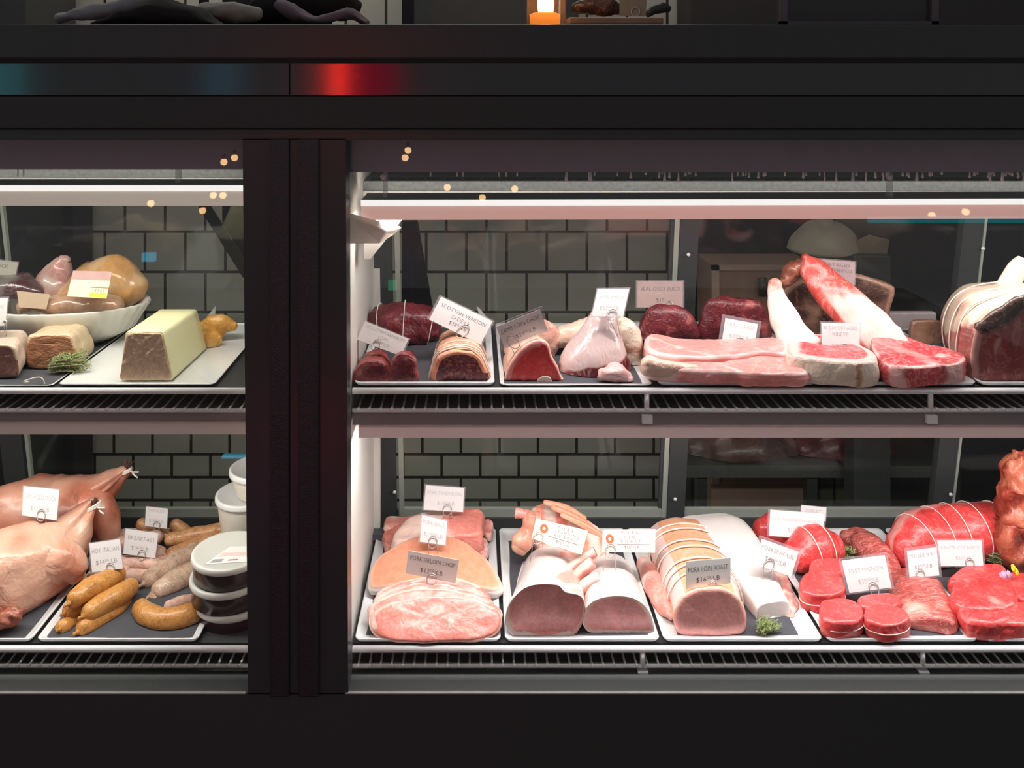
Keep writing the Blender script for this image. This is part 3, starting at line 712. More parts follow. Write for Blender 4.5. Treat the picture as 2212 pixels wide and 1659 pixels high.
TWIG = plain('herb_twig', (0.35, 0.33, 0.18), 0.6)

def Yl(py, z=ZL): return (HZ-z)*F/(py-CY)
def band(x, a, b, soft): return 1/(1+math.exp(-(x-a)/soft)) if b is None else (1/(1+math.exp(-(x-a)/soft)))*(1/(1+math.exp((x-b)/soft)))
def nz(p, s, o=0.0): return mnoise.noise(Vector((p[0]*s+o, p[1]*s+o*2, p[2]*s-o)))

def strings(t_, g, ts, parent=None, off=0.0012, r=0.0011):
    for t in ts: t_.part('butchers_string', loop_at(g, t, off, r), STRING, parent=parent)

def herbs(name, label, pts_px, z, n=60, seed=1, spread=0.03, dirv=(1, 0.3), h=0.02, tie=None):
    rd = random.Random(seed); g = Geo()
    c = G(pts_px[0], pts_px[1], z)
    d = np.array((dirv[0], dirv[1], 0.)); d /= np.linalg.norm(d); pr = np.array((-d[1], d[0], 0))
    for k in range(n):
        L = spread*rd.uniform(0.8, 2.0); a = c-d*spread*rd.uniform(0.2, 1.2)+pr*rd.uniform(-.35, .35)*spread+np.array((0, 0, rd.uniform(0.002, h)))
        dd = d+pr*rd.uniform(-.6, .6); e = a+dd*L+np.array((0, 0, rd.uniform(-.006, 0.008)))
        m_ = (a+e)/2+np.array((rd.uniform(-.3, .3), rd.uniform(-.3, .3), rd.uniform(0, .4)))*spread*0.4
        path = catmull([a, m_, e], False, 4); path[:, 2] = np.maximum(path[:, 2], z+0.001)
        tube(path, 0.0005, 4, g=g, mi=1)
        for q in path[1:]:
            for s in (-1, 1):
                u = np.array((rd.uniform(-1, 1), rd.uniform(-1, 1), rd.uniform(-.3, 1))); u /= np.linalg.norm(u); l = rd.uniform(0.003, 0.0065)
                wv = np.cross(u, (0.3, 0.2, 1)); wv /= np.linalg.norm(wv)+1e-9; b0 = q; 
                g.add([b0, b0+u*l*.5+wv*l*.22, b0+u*l, b0+u*l*.5-wv*l*.22, b0+u*l*.5+np.cross(u, wv)*l*0.08], [(0, 1, 4), (1, 2, 4), (2, 3, 4), (3, 0, 4), (0, 3, 2, 1)], 0)
    t_ = Thing('herb_bundle', label, 'herbs', tuple(c))
    t_.part('sprigs', g, [GREEN, TWIG], smooth=False)
    if tie is not None:
        q = G(tie[0], tie[1], z+0.006); 
        t_.part('tie_string', tube(catmull([q+[0.004, 0.0, -0.005], q+[0.002, -0.004, 0.006], q+[-0.006, 0, 0.008], q+[-0.02, 0, 0.006], q+[-0.035, -0.004, 0.001], q+[-0.03, 0.006, -0.003]], False, 6), 0.0013, 6), STRING)
    return t_

# ================================================================== UPPER SHELF, right
# dark red venison bundle at the back
rg = path_rings([P(802, 705, 1.99), P(830, 700, 1.985), P(880, 700, 1.985), P(925, 705, 1.99), P(944, 710, 1.99)], [(0.03, 0.032), (0.045, 0.046), (0.047, 0.05), (0.045, 0.043), (0.026, 0.028)], 40, 7)
g = solid(rg, 1, er0=0.012, er1=0.012, k0=0.9, k1=0.9, amp=0.006, sc=35, lump=0.006, lsc=25, fat=lambda k, s, th, t, p: 0.1+0.4*max(0, nz(p, 60)))
t_ = Thing('venison_roast', 'dark red tied venison roast lying at the back left of the upper shelf', 'meat', base_of(g)); b_ = t_.part('flesh', g, DARKM); strings(t_, g, (0.22, 0.46, 0.78), off=0.004)
# two small venison loins
for pts, back, lab, sd in (([(767, 829), (766, 808), (778, 786), (800, 778), (825, 781), (840, 800), (843, 829)], [(790, 790), (792, 768), (806, 757), (825, 757), (838, 768), (840, 792)], 'left one of the two small red venison loins, under the tilted tag', 1),
                            ([(842, 829), (843, 800), (852, 772), (872, 763), (893, 770), (901, 795), (900, 829)], [(858, 790), (860, 762), (868, 756), (884, 757), (893, 766), (893, 790)], 'right one of the two small red venison loins, without a tag in it', 2)):
    g = solid([ringY(pts, 1.722), ringY(pts, 1.75), ringY(back, 1.86)], 8, er0=0.004, dome0=0.004, er1=0.01, k0=0.3, k1=0.9, amp=0.004, sc=45, seed=sd, lump=0.003, lsc=50,
              fat=lambda k, s, th, t, p: (0.05 if k == 'f' and s < 0.7 else 0.25+0.6*nz(p, 70)))
    scale_geo(g, ZU); single('venison_loin', g, [DARKM, VENI], lab, 'meat', 'small venison loins')
# saddle with fat cap
fo = [(939, 827), (938, 792), (952, 768), (990, 757), (1028, 764), (1046, 790), (1049, 827)]
bo = [(948, 780), (948, 738), (962, 718), (992, 708), (1022, 716), (1040, 740), (1042, 780)]
g = solid([ringY(fo, 1.734), ringY([(939, 815), (938, 785), (950, 758), (990, 744), (1028, 753), (1045, 780), (1048, 815)], 1.76), ringY(bo, 1.90)], 12, er0=0.004, er1=0.01, k0=0.1, k1=0.8, amp=0.0035, sc=35, seed=5, lump=0.003, lsc=30,
          fat=lambda k, s, th, t, p: (band(s*s*(1 if math.sin(th) > -0.3 else 0.2), 0.66, None, 0.02) if k == 'f' else 0.9 if math.sin(th) > -0.2 else 0.3))
scale_geo(g, ZU); t_ = Thing('venison_saddle', 'venison saddle with dark cut face and orange fat cap tied with string', 'meat', base_of(g)); t_.part('flesh', g, [meat('saddle_face', (0.12, 0.02, 0.028), (0.85, 0.35, 0.22), 0.4, 50, soft=0.1), VFAT]); strings(t_, g, (0.25, 0.42, 0.6, 0.8), off=0.003, r=0.0013)
# lamb loin chop
fo = [(1094, 831), (1092, 812), (1105, 780), (1130, 750), (1162, 735), (1182, 745), (1190, 770), (1206, 800), (1210, 832), (1150, 834)]
bo = [(1092, 790), (1090, 762), (1102, 742), (1125, 728), (1150, 722), (1172, 730), (1180, 752), (1192, 775), (1190, 792), (1150, 795)]
def lf(k, s, th, t, p):
    if k != 'f': return 0.9
    w_ = 0.2 if (math.radians(60) < th < math.radians(215)) else 0.06
    return band(s, 1-w_, None, 0.02)
g = solid([ringY(fo, 1.734), ringY(fo, 1.746), ringY(bo, 1.83)], 8, er0=0.004, er1=0.01, k0=0.1, k1=0.6, amp=0.003, sc=40, seed=7, fat=lf, lump=0.003)
scale_geo(g, ZU); t_ = Thing('lamb_loin_chop', 'triangular red lamb loin chop edged with fat, under the grey tilted tag', 'meat', base_of(g)); t_.part('flesh', g, [BEEF, LAMBF])
t_.part('bone', solid([ringY([(1163, 832), (1160, 820), (1172, 812), (1188, 814), (1192, 826), (1190, 833)], 1.7285), ringY([(1163, 832), (1160, 820), (1172, 812), (1188, 814), (1192, 826), (1190, 833)], 1.742)], 2, amp=0.0005, fat=lambda *a: 0.8), [BONE, BONE], label='pale round bone end')
g = solid(path_rings([P(1100, 760, 1.885), P(1130, 745, 1.89), P(1165, 735, 1.89), P(1196, 745, 1.89)], [(0.014, 0.020), (0.024, 0.040), (0.026, 0.045), (0.016, 0.035)], 36, 6), 1, er0=0.01, er1=0.01, k0=0.9, k1=0.9, amp=0.004, sc=50, fat=lambda *a: 0.6)
single('lamb_chop', g, [LAMBF, LAMBF], 'second lamb chop half hidden behind the front lamb loin chop', 'meat')
# lamb shanks
def stack(rows, Y, depth, n=48, **kw):
    """solid built up from pixel spans (row, x0, x1) at depth Y"""
    rg = []
    for py, x0, x1, *dd in rows:
        a = P(x0, py, Y); b = P(x1, py, Y); c = (a+b)/2; rx = (b[0]-a[0])/2; ry = dd[0] if dd else depth; sh = dd[1] if len(dd) > 1 else 0
        rg.append(np.array([c+np.array((rx*math.cos(t), ry*math.sin(t)+sh, 0)) for t in 2*PI*np.arange(n)/n]))
    return solid(rg, 5, **kw)
g = stack([(822, 1225, 1345, 0.045), (812, 1206, 1356, 0.05), (795, 1203, 1360, 0.05), (770, 1212, 1358, 0.05, .004), (740, 1238, 1350, 0.045, .01), (710, 1262, 1340, 0.035, .016), (688, 1278, 1336, 0.024, .026), (675, 1284, 1332, 0.02, .022)], 1.80, 0.05,
          er0=0.004, er1=0.012, k0=0.4, k1=0.9, amp=0.003, sc=22, seed=3, lump=0.006, lsc=18, fat=lambda k, s, th, t, p: 0.02+0.98*band(p[2]-0.15*(p[0]-0.27)+0.012*nz(p, 40), 1.012, None, 0.004))
scale_geo(g, ZU); t_ = Thing('lamb_shank', 'upright lamb shank with silvery membrane over dark red base', 'meat', base_of(g)); t_.part('flesh', g, [MEMB, MEMB])
g = log([P(1352, 818, 1.735), P(1330, 806, 1.73), P(1300, 812, 1.73)], [(0.016, 0.014), (0.022, 0.02), (0.012, 0.012)], amp=0.004, sc=60, fat=lambda *a: 0.75)
scale_geo(g, ZU); t_.part('knuckle', g, [meat('pink_knuckle', (0.55, 0.2, 0.19), (0.74, 0.46, 0.44), 0.3, 60), ], label='pink rounded knuckle')
g = stack([(826, 1345, 1386), (805, 1338, 1388), (770, 1325, 1392), (735, 1318, 1392), (708, 1322, 1388), (697, 1335, 1376)], 1.86, 0.035, er0=0.003, er1=0.01, k0=0.4, k1=0.9, amp=0.006, sc=18, seed=8, lump=0.008, lsc=20, fat=lambda k, s, th, t, p: 0.85-0.9*band(p[2]+0.02*nz(p, 50), 1.01, 1.03, 0.006))
scale_geo(g, ZU); single('lamb_shank', g, [CREAMF, CREAMF], 'broad cream-coloured shank end standing to the right behind the front lamb shank', 'meat')
g = log([P(1180, 738, 1.90), P(1215, 728, 1.90), P(1260, 722, 1.90), P(1300, 712, 1.90), P(1330, 705, 1.90)], [(0.018, 0.016), (0.024, 0.024), (0.03, 0.032), (0.032, 0.036), (0.02, 0.02)], amp=0.003, sc=30, seed=9, fat=lambda k, s, th, t, p: 0.75+0.3*nz(p, 30))
single('lamb_shank', g, [LAMBF, LAMBF], 'tan lamb shank lying crosswise behind the upright one', 'meat')
# osso buco rounds at the back
for x0, x1, y0, y1, lab, sd, yy_ in ((1380, 1508, 662, 738, 'dark red veal shank slice under its own standing tag at the back', 4, 2.0), (1508, 1662, 645, 738, 'larger dark red veal shank piece at the back, right of the osso buco tag', 6, 2.02)):
    f_ = [(x0, y1-8), (x0+3, (y0+y1)/2), (x0+22, y0+5), ((x0+x1)/2, y0), (x1-25, y0+7), (x1-3, (y0+y1)/2), (x1, y1-8), ((x0+x1)/2, y1+1)]
    g = solid([ringY(f_, yy_-0.05), ringY(f_, yy_)], 6, er0=0.012, er1=0.01, dome0=0.008, k0=0.4, k1=0.5, amp=0.006, sc=22, seed=sd, lump=0.006, lsc=30, fat=lambda k, s, th, t, p: 0.2+0.7*nz(p, 45))
    scale_geo(g, ZU); single('veal_shank_piece', g, [DARKM, DARKM], lab, 'meat', 'veal shank pieces at the back')
# veal chops
VEAL = meat('veal_lean', (0.80, 0.27, 0.25), (0.86, 0.60, 0.57), 0.4, 24, stretch=(0.6, 1, 1), var=0.18, bmp=0.4, soft=0.2)
def flat_steak(name, label, top, za, thick, mats, fatf, cat='meat', seed=0, amp=0.003, lump=0.004, group=None, er=0.008, tilt=0.0, label_bone=None, sc=25, k=0.12, floor=ZU, inset=None, ret=False):
    """slab whose top outline is the pixel outline at height za (rising by tilt towards the back)"""
    rt = np.array([G(x, y, za) for x, y in resample(top, 96)])
    if tilt:
        y0 = rt[:, 1].min(); y1 = rt[:, 1].max(); px = resample(top, 96); out = []
        for (x, y) in px:
            Y = (HZ-za+tilt*y0)*F/((y-CY)+tilt*F); z = za+tilt*(Y-y0)
            out.append(G(x, y, z))
        rt = np.array(out)
    c = rt.mean(0); rb = rt.copy(); rb[:, 2] -= thick
    mid = c+(rt-c)*1.02; mid[:, 2] = rt[:, 2]-thick*0.5
    g = solid([rt-[0, 0, er], mid, rb+[0, 0, er*0.6]], 4, er0=er, er1=er*0.6, k0=k, k1=k, amp=amp, sc=sc, seed=seed, lump=lump, lsc=22, fat=fatf, faceamp=0.8)
    if floor: scale_geo(g, floor)
    if ret: return g
    return single(name, g, mats, label, cat, group)
def chopf(bx0, bx1, wid=0.06):
    def f(k, s, th, t, p):
        px = CX+p[0]*F/p[1]
        a = band(s, 1-wid, None, 0.02)*0.8 if k == 'f' else 0.42
        b = band(px, bx0, bx1, 8)*0.8
        v = 0.7*band(math.sin(px/23+p[1]*60), 0.9, None, 0.05)
        return min(1, max(a, b, v if k == 'f' else 0))
    return f
g = flat_steak('veal_chop', '', [(1390, 770), (1404, 755), (1440, 764), (1500, 770), (1540, 772), (1590, 757), (1650, 752), (1700, 762), (1732, 778), (1748, 796), (1735, 805), (1660, 806), (1590, 802), (1500, 799), (1420, 793), (1393, 786)], 1.018, 0.029, None, chopf(1385, 1470), seed=11, tilt=0.10, ret=True)
t_ = Thing('veal_chop', 'front pale pink veal chop with a long rib bone at its left', 'meat', base_of(g), 'veal chops'); t_.part('flesh', g, [VEAL, VEAL])
g = log([P(1396, 792, 1.712), P(1430, 796, 1.716), P(1500, 806, 1.716), P(1566, 812, 1.717)], [(0.012, 0.018), (0.013, 0.017), (0.012, 0.016), (0.010, 0.012)], power=2.6, amp=0.002, sc=50, fat=lambda *a: 0.8); scale_geo(g, ZU+0.004)
t_.part('rib_bone', g, [LAMBF, LAMBF], label='pale rib bone')
g = flat_steak('veal_chop', '', [(1392, 738), (1402, 722), (1440, 726), (1500, 730), (1560, 731), (1610, 730), (1660, 728), (1695, 732), (1706, 748), (1698, 762), (1640, 760), (1570, 768), (1500, 770), (1430, 764), (1396, 752)], 1.034, 0.04, None, chopf(1385, 1392, 0.08), seed=12, tilt=0.06, ret=True)
t_ = Thing('veal_chop', 'rear pink veal chop with the tilted white tag stuck in it', 'meat', base_of(g), 'veal chops'); t_.part('flesh', g, [VEAL, VEAL])
# cream-edged rib steak with upright bone
def r60(k, s, th, t, p):
    px = CX+p[0]*F/p[1]
    if k == 'f': return max(band(s, 0.78, None, 0.04), 0.85*band(px, 1700, 1735, 6))
    return 0.95-0.75*band(px+6*nz(p, 80), 1848, 1862, 3)*(1 if k == 's' else 0)
g = flat_steak('rib_steak', '', [(1702, 752), (1712, 728), (1745, 718), (1790, 722), (1840, 738), (1885, 756), (1897, 770), (1888, 778), (1850, 781), (1790, 779), (1740, 772), (1708, 765)], 1.043, 0.052, None, r60, seed=13, er=0.006, amp=0.002, lump=0.005, ret=True)
t_ = Thing('rib_steak', 'thick rib steak with cream-coloured fat side and a curved upright bone, behind its square tag', 'meat', base_of(g)); t_.part('flesh', g, [RIBR, CREAMF])
g = log([P(1735, 752, 1.80), P(1712, 722, 1.83), P(1692, 682, 1.855), P(1677, 640, 1.87), P(1673, 612, 1.88)], [(0.040, 0.02), (0.036, 0.018), (0.030, 0.016), (0.020, 0.014), (0.013, 0.011)], up=(0, -1, 0.1), amp=0.003, sc=30, seed=14, fat=lambda k, s, th, t, p: 0.9-0.7*band(p[2], 1.14, None, 0.01)-0.6*max(0, nz(p, 30)))
t_.part('rib_bone', g, [meat('meaty_bone', (0.42, 0.17, 0.13), (0.80, 0.66, 0.60), 0.2, 30, stretch=(1.5, 1, 0.5), bmp=0.4)]*2)
# long-boned steak
def tmk(k, s, th, t, p):
    px = CX+p[0]*F/p[1]; py = CY+(HZ-p[2])*F/p[1]
    rim = band(s, 0.9, None, 0.03)*(0.6 if k == 'f' else 0)
    band2 = 0.62*band((py-715)-(px-1900)*0.42+6*nz(p, 30), 8, 30, 4) if k == 'f' else 0
    spot = 0.9*math.exp(-(((px-2035)/22)**2+((py-768)/6)**2))
    side = 0.15+0.6*max(0, math.sin(px/19.0)) if k != 'f' else 0
    return max(rim, band2, spot, side)
g = flat_steak('rib_steak', '', [(1880, 716), (1895, 700), (1930, 712), (1985, 735), (2040, 748), (2076, 762), (2085, 775), (2070, 784), (2020, 790), (1960, 793), (1918, 787), (1893, 765), (1882, 740)], 1.032, 0.042, None, tmk, seed=15, er=0.005, tilt=0.12, amp=0.002, lump=0.004, ret=True)
t_ = Thing('rib_steak', 'large marbled rib steak whose very long bone rises steeply to upper left', 'meat', base_of(g)); t_.part('flesh', g, [RIBR, RIBR])
def tbf(k, s, th, t, p):
    px = CX+p[0]*F/p[1]; py = CY+(HZ-p[2])*F/p[1]
    e = (px-1735)-(py-545)*0.72     # distance right of the bone's axis
    lo = band(py, 640, 775, 12)
    return min(1, 0.05+0.95*lo*band(e+8*nz(p, 25), -22, None, 5)-0.5*band(e, -60, -30, 3)-0.7*band(py, 705, None, 8)*band(-e, 12, None, 5)+0.25*max(0, nz(p, 40)))
g = log([P(1938, 768, 1.80), P(1905, 742, 1.82), P(1868, 700, 1.85), P(1825, 655, 1.88), P(1782, 610, 1.91), P(1752, 577, 1.93), P(1738, 556, 1.94)], [(0.040, 0.014), (0.052, 0.019), (0.048, 0.02), (0.044, 0.019), (0.039, 0.017), (0.027, 0.014), (0.008, 0.008)], up=(0, -1, 0.15), amp=0.003, sc=22, seed=16, lump=0.004, lsc=18, fat=tbf)
t_.part('rib_bone', g, [meat('meaty_long_bone', (0.52, 0.06, 0.045), (0.85, 0.62, 0.56), 0.25, 30, stretch=(1.3, 1, 0.5), var=0.4, bmp=0.4, soft=0.3)]*2)
g = log([P(1700, 606, 1.95), P(1712, 585, 1.95), P(1732, 572, 1.95)], [(0.014, 0.016), (0.02, 0.022), (0.014, 0.014)], up=(0, -1, 0.1), amp=0.004, sc=50, fat=lambda *a: 0.3)
t_.part('bone_tip', g, [meat('dry_red_scrap', (0.26, 0.07, 0.04), (0.45, 0.2, 0.12), 0.4, 50)]*2)
# aged porterhouse
f_ = [(1692, 716), (1684, 650), (1700, 618), (1745, 596), (1800, 588), (1860, 594), (1920, 614), (1932, 628), (1920, 660), (1905, 716), (1800, 722)]
g = solid([ringY(f_, 2.0), ringY(f_, 2.09)], 6, er0=0.008, er1=0.008, k0=0.12, k1=0.2, amp=0.004, sc=25, seed=17, lump=0.004, fat=lambda k, s, th, t, p: max(band(s, 0.88, None, 0.02)*0.8, 0.25+0.5*nz(p, 25)) if k == 'f' else 0.8)
scale_geo(g, ZU); single('aged_porterhouse', g, [AGED, AGED], 'dark aged porterhouse slab standing at the back behind the long bone', 'meat')
# big rib roast at the right end
fo = [(2108, 834), (2098, 800), (2096, 760), (2106, 715), (2124, 700), (2160, 676), (2220, 640), (2270, 640), (2310, 690), (2320, 770), (2300, 828), (2200, 836)]
mo = [(2085, 826), (2068, 790), (2062, 745), (2072, 690), (2098, 655), (2150, 636), (2215, 622), (2270, 630), (2300, 690), (2300, 770), (2280, 815), (2180, 826)]
bo = [(2052, 770), (2036, 735), (2030, 695), (2046, 650), (2080, 620), (2130, 608), (2190, 612), (2240, 630), (2262, 680), (2262, 730), (2240, 765), (2150, 775)]
def rrf(k, s, th, t, p):
    py = CY+(HZ-p[2])*F/p[1]
    if k == 'f': return max(0.7*band(s, 0.86, None, 0.02)*(0.2 if 0.2 < th < 2.2 else 1.0), 0.6*math.exp(-((s*math.cos(th)+0.55-0.2*s*math.sin(th))/0.06)**2))
    return 0.82+0.7*nz(p, 14)-0.95*band(py+14*nz(p, 22), 718, None, 6)
g = solid([ringY(fo, 1.734, 96), ringY(mo, 1.78, 96), ringY(bo, 1.95, 96)], 12, er0=0.005, er1=0.02, k0=0.08, k1=0.8, amp=0.003, sc=22, seed=18, lump=0.004, lsc=16, fat=rrf)
scale_geo(g, ZU-0.002); t_ = Thing('rib_roast', 'big tied rib roast, cream fat top, dark red cut face, at the right end', 'meat', base_of(g))
t_.part('flesh', g, [RIBF, meat('roast_skin', (0.34, 0.09, 0.08), (0.76, 0.57, 0.43), 0.25, 24, stretch=(1, 0.6, 1.3), var=0.3, bmp=0.4, soft=0.12)]); strings(t_, g, (0.42, 0.62, 0.84), off=0.003, r=0.0012)
g = log([P(2116, 708, 1.726), P(2160, 686, 1.724), P(2210, 655, 1.724), P(2270, 640, 1.726)], [(0.008, 0.012), (0.010, 0.018), (0.010, 0.018), (0.008, 0.012)], amp=0.004, sc=40, seed=2, fat=lambda *a: 0.05)
t_.part('dried_crust', g, [AGED, AGED], label='dark dried crust along the cut edge')
g = log([P(2168, 640, 1.90), P(2182, 612, 1.905), P(2198, 580, 1.91), P(2208, 560, 1.915)], [(0.030, 0.012), (0.026, 0.012), (0.022, 0.011), (0.012, 0.008)], up=(0, -1, 0), amp=0.001, sc=40, rounding=0.4, fat=lambda *a: 0.9)
t_.part('rib_bone', g, [CREAMF, CREAMF], label='pale bone sticking up')
g = log([P(2236, 640, 1.90), P(2232, 606, 1.905), P(2240, 585, 1.91)], [(0.022, 0.012), (0.018, 0.012), (0.012, 0.01)], up=(0, -1, 0), amp=0.002, sc=40, fat=lambda *a: 0.4)
t_.part('rib_bone', g, [AGED, AGED])
f_ = [(1972, 744), (1968, 700), (1990, 691), (2035, 694), (2052, 712), (2050, 744)]
g = solid([ringY(f_, 1.97), ringY(f_, 2.03)], 4, er0=0.005, er1=0.005, amp=0.003, sc=30, seed=20, fat=lambda *a: 0.6); scale_geo(g, ZU); single('aged_beef_end', g, [AGED, AGED], 'small brown aged beef end left of the big rib roast', 'meat')
o = single('foam_tray', box(*[P(1915, 0, 2.08)[0], P(2024, 0, 2.08)[0]], 2.08, 2.10, ZU, P(0, 676, 2.08)[2]), plain('foam_white', (0.36, 0.31, 0.32), 0.6), 'pale foam tray standing on edge at the back between aged slab and rib roast', 'tray', smooth=False); bevel(o, 0.003)

# tags of the upper shelf
pt = price_tag
pt('white tag reading SCOTTISH VENISON LOIN leaning right at the left end', [(789, 694), (883, 732), (866, 769), (771, 733)], 1.80, [('SCOTTISH VENISON', .5, .27, .17), ('LOIN', .5, .56, .17), ('$', '36', '00', '/LB', .52, .84, .17)], k=0.0003, ink=plain('green_grey_ink', (0.25, 0.33, 0.2), 0.6), clip=(0.42, 0.93), prong=44, ring=9)
pt('largest tilted white tag reading SCOTTISH VENISON SADDLE', [(953, 641), (1064, 694), (1038, 744), (927, 690)], 1.83, [('SCOTTISH VENISON', .5, .34, .15), ('SADDLE', .5, .58, .15), ('$', '38', '00', '/LB', .5, .82, .15)], k=0.0003, ink=INK, clip=(0.62, 0.88), prong=40, ring=12, pr_dx=(-14, 22))
pt('grey shaded tag reading LAMB LOIN CHOP, tilted left', [(1072, 706), (1166, 668), (1183, 714), (1090, 752)], 1.762, [('LAMB LOIN CHOP', .5, .38, .19), ('$', '24', '00', '/LB', .55, .80, .18)], k=-0.0001, ink=INK, sleeve=0.06, clip=(0.22, 0.92), prong=30, ring=12, pr_dx=(6, 22))
pt('white tag reading LAMB SHANK on top of the upright shank', [(1291, 625), (1359, 624), (1346, 684), (1278, 683)], 1.785, [('LAMB SHANK', .5, .36, .14), ('$', '12', '00', '/LB', .5, .76, .14)], ink=FAINT, clip=(0.62, 0.97), prong=50, ring=10, pr_dx=(16, 20))
pt('brownish tag reading VEAL OSSO BUCO at the back', [(1377, 608), (1475, 608), (1475, 664), (1377, 664)], 2.02, [('VEAL OSSO BUCO', .5, .36, .15), ('$', '15', '', '', .5, .80, .15)], card=plain('tan_card', (0.42, 0.29, 0.25), 0.7), ink=INK, clip=(0.7, 0.93), prong=14, ring=7, pr_dx=(-5, 5))
pt('white tag reading VEAL CHOP in a purple-edged sleeve', [(1567, 687), (1637, 700), (1629, 751), (1559, 739)], 1.85, [('VEAL CHOP', .5, .30, .17), ('$', '32', '00', '/LB', .5, .75, .16)], ink=FAINT, sleeve=0.085, clip=(0.52, 0.95), prong=10, ring=9, pr_dx=(-5, 5))
pt('white tag reading 80 DAY DRY AGED RIBEYE in front of the cream-edged steak', [(1774, 697), (1856, 699), (1857, 761), (1776, 758)], 1.79, [('80 DAY DRY AGED', .5, .24, .14), ('RIBEYE', .5, .46, .14), ('$', '36', '00', '/LB', .5, .85, .13)], ink=FAINT, clip=(0.6, 0.92), prong=12, ring=8, pr_dx=(-6, 8))
pt('dim pinkish tag reading DRY AGED PORTERHOUSE at the back', [(1770, 560), (1847, 566), (1846, 616), (1779, 612)], 1.98, [('DRY AGED', .5, .26, .15), ('PORTERHOUSE', .5, .50, .15), ('$', '28', '00', '/LB', .5, .9, .13)], card=plain('dim_card', (0.40, 0.27, 0.26), 0.7), ink=INK, clip=(0.52, 0.88), prong=22, ring=9)
pt('blank grey triangle of a turned tag between the saddle and lamb tags', [(1029, 661), (1038, 668), (1061, 698), (1040, 694)], 1.93, [], card=plain('grey_card', (0.25, 0.24, 0.25), 0.7), wire=False, sleeve=0)

# ================================================================== LOWER SHELF, right
LS = ZL
# pork sirloin chops, fanned
CH = meat('pork_chop', (0.80, 0.25, 0.20), (0.86, 0.60, 0.52), 0.18, 26, var=0.2, bmp=0.45, soft=0.25)
chops = [([(812, 1278), (850, 1258), (900, 1246), (960, 1241), (1005, 1250), (1040, 1268), (1058, 1290), (1050, 1320), (980, 1330), (880, 1325), (820, 1305)], 0.502, 0.018, 0.60, 'rearmost of four fanned pork sirloin chops, mostly covered'),
         ([(808, 1290), (850, 1268), (920, 1256), (990, 1266), (1045, 1282), (1070, 1300), (1060, 1335), (960, 1348), (870, 1340), (816, 1315)], 0.498, 0.018, 0.60, 'third of four fanned pork sirloin chops, counting from the glass'),
         ([(796, 1318), (800, 1302), (840, 1282), (900, 1268), (970, 1270), (1030, 1284), (1072, 1304), (1078, 1330), (1030, 1358), (920, 1362), (840, 1352), (804, 1338)], 0.494, 0.015, 0.62, 'second fanned pork sirloin chop, just behind the front one'),
         ([(798, 1338), (802, 1322), (830, 1306), (870, 1294), (930, 1284), (985, 1286), (1035, 1294), (1072, 1312), (1081, 1340), (1064, 1366), (1010, 1380), (930, 1382), (850, 1380), (810, 1364)], 0.488, 0.012, 0.66, 'front pork sirloin chop with a small round bone, topmost of the fan')]
for i, (ol, z, th_, tl, lab) in enumerate(chops):
    g = flat_steak('pork_chop', '', ol, z, th_, None, (lambda k, s, th, t, p: (0.95*band(s, 0.91, None, 0.015)*(1 if 0.2 < th < 3.3 else 0.15)+0.35*max(0, nz(p, 30))) if k == 'f' else 0.65), seed=30+i, er=0.004, tilt=tl, amp=0.003, lump=0.003, floor=LS, ret=True, sc=30)
    t_ = Thing('pork_chop', lab, 'meat', base_of(g), 'fanned pork sirloin chops'); t_.part('flesh', g, [CH, CH])
    if i == 3:
                t_.part('bone', log([P(974, 1346, 1.731), P(968, 1364, 1.719)], [0.009, 0.005], fat=lambda *a: 0.9, amp=0.0005), [BONE, BONE], label='small white bone end')
# orange belly
g = flat_steak('pork_belly', '', [(797, 1258), (800, 1225), (830, 1190), (880, 1162), (930, 1152), (975, 1156), (1020, 1176), (1060, 1215), (1084, 1258), (1080, 1270), (1060, 1272), (1000, 1262), (940, 1254), (880, 1254), (840, 1264), (805, 1266)], 0.508, 0.022, None, (lambda k, s, th, t, p: 0.1+0.6*band(s, 0.93, None, 0.02) if k == 'f' else 0.9), seed=40, er=0.006, tilt=0.32, amp=0.0015, lump=0.004, floor=LS, ret=True)
single('pork_belly', g, [OFAT, PFAT], 'smooth orange arched pork belly sheet behind the fanned chops', 'meat')
# tenderloin pieces at the back
def piece(label, ol, z, th_, tl, m, seed, fatf=None, name='pork_piece', cat='meat', group=None, er=0.007, amp=0.004, lump=0.005, floor=LS):
    g = flat_steak(name, '', ol, z, th_, None, fatf or (lambda k, s, th, t, p: 0.35+0.7*nz(p, 30)), seed=seed, er=er, tilt=tl, amp=amp, lump=lump, floor=floor, ret=True)
    return single(name, g, m, label, cat, group)
piece('streaky pork tenderloin piece under its tag at the back', [(868, 1128), (905, 1106), (960, 1100), (1036, 1100), (1042, 1125), (1038, 1150), (980, 1158), (900, 1165), (850, 1162)], 0.545, 0.05, 0.1, [CH, CH], 41, lambda k, s, th, t, p: 0.9-0.9*band(CX+p[0]*F/p[1]+30*nz(p, 40), 960, None, 15), 'pork_tenderloin')
piece('thin flat pork piece sticking out at the back left', [(832, 1124), (840, 1114), (900, 1112), (920, 1122), (880, 1136), (836, 1140)], 0.515, 0.018, 0, [PINK, PINK], 42, name='pork_tenderloin')
piece('red and white pork piece at the left edge behind the orange belly', [(826, 1150), (850, 1136), (900, 1130), (930, 1150), (900, 1172), (840, 1178)], 0.515, 0.025, 0, [CH, CH], 43, name='pork_tenderloin')
piece('pork piece with white fat strip poking out right of the orange belly', [(1000, 1166), (1030, 1158), (1053, 1166), (1056, 1188), (1040, 1192), (1010, 1182)], 0.505, 0.02, 0, [PINK, PFAT], 44, lambda k, s, th, t, p: 0.8*band(nz(p, 50), 0.0, None, 0.1), name='pork_tenderloin')
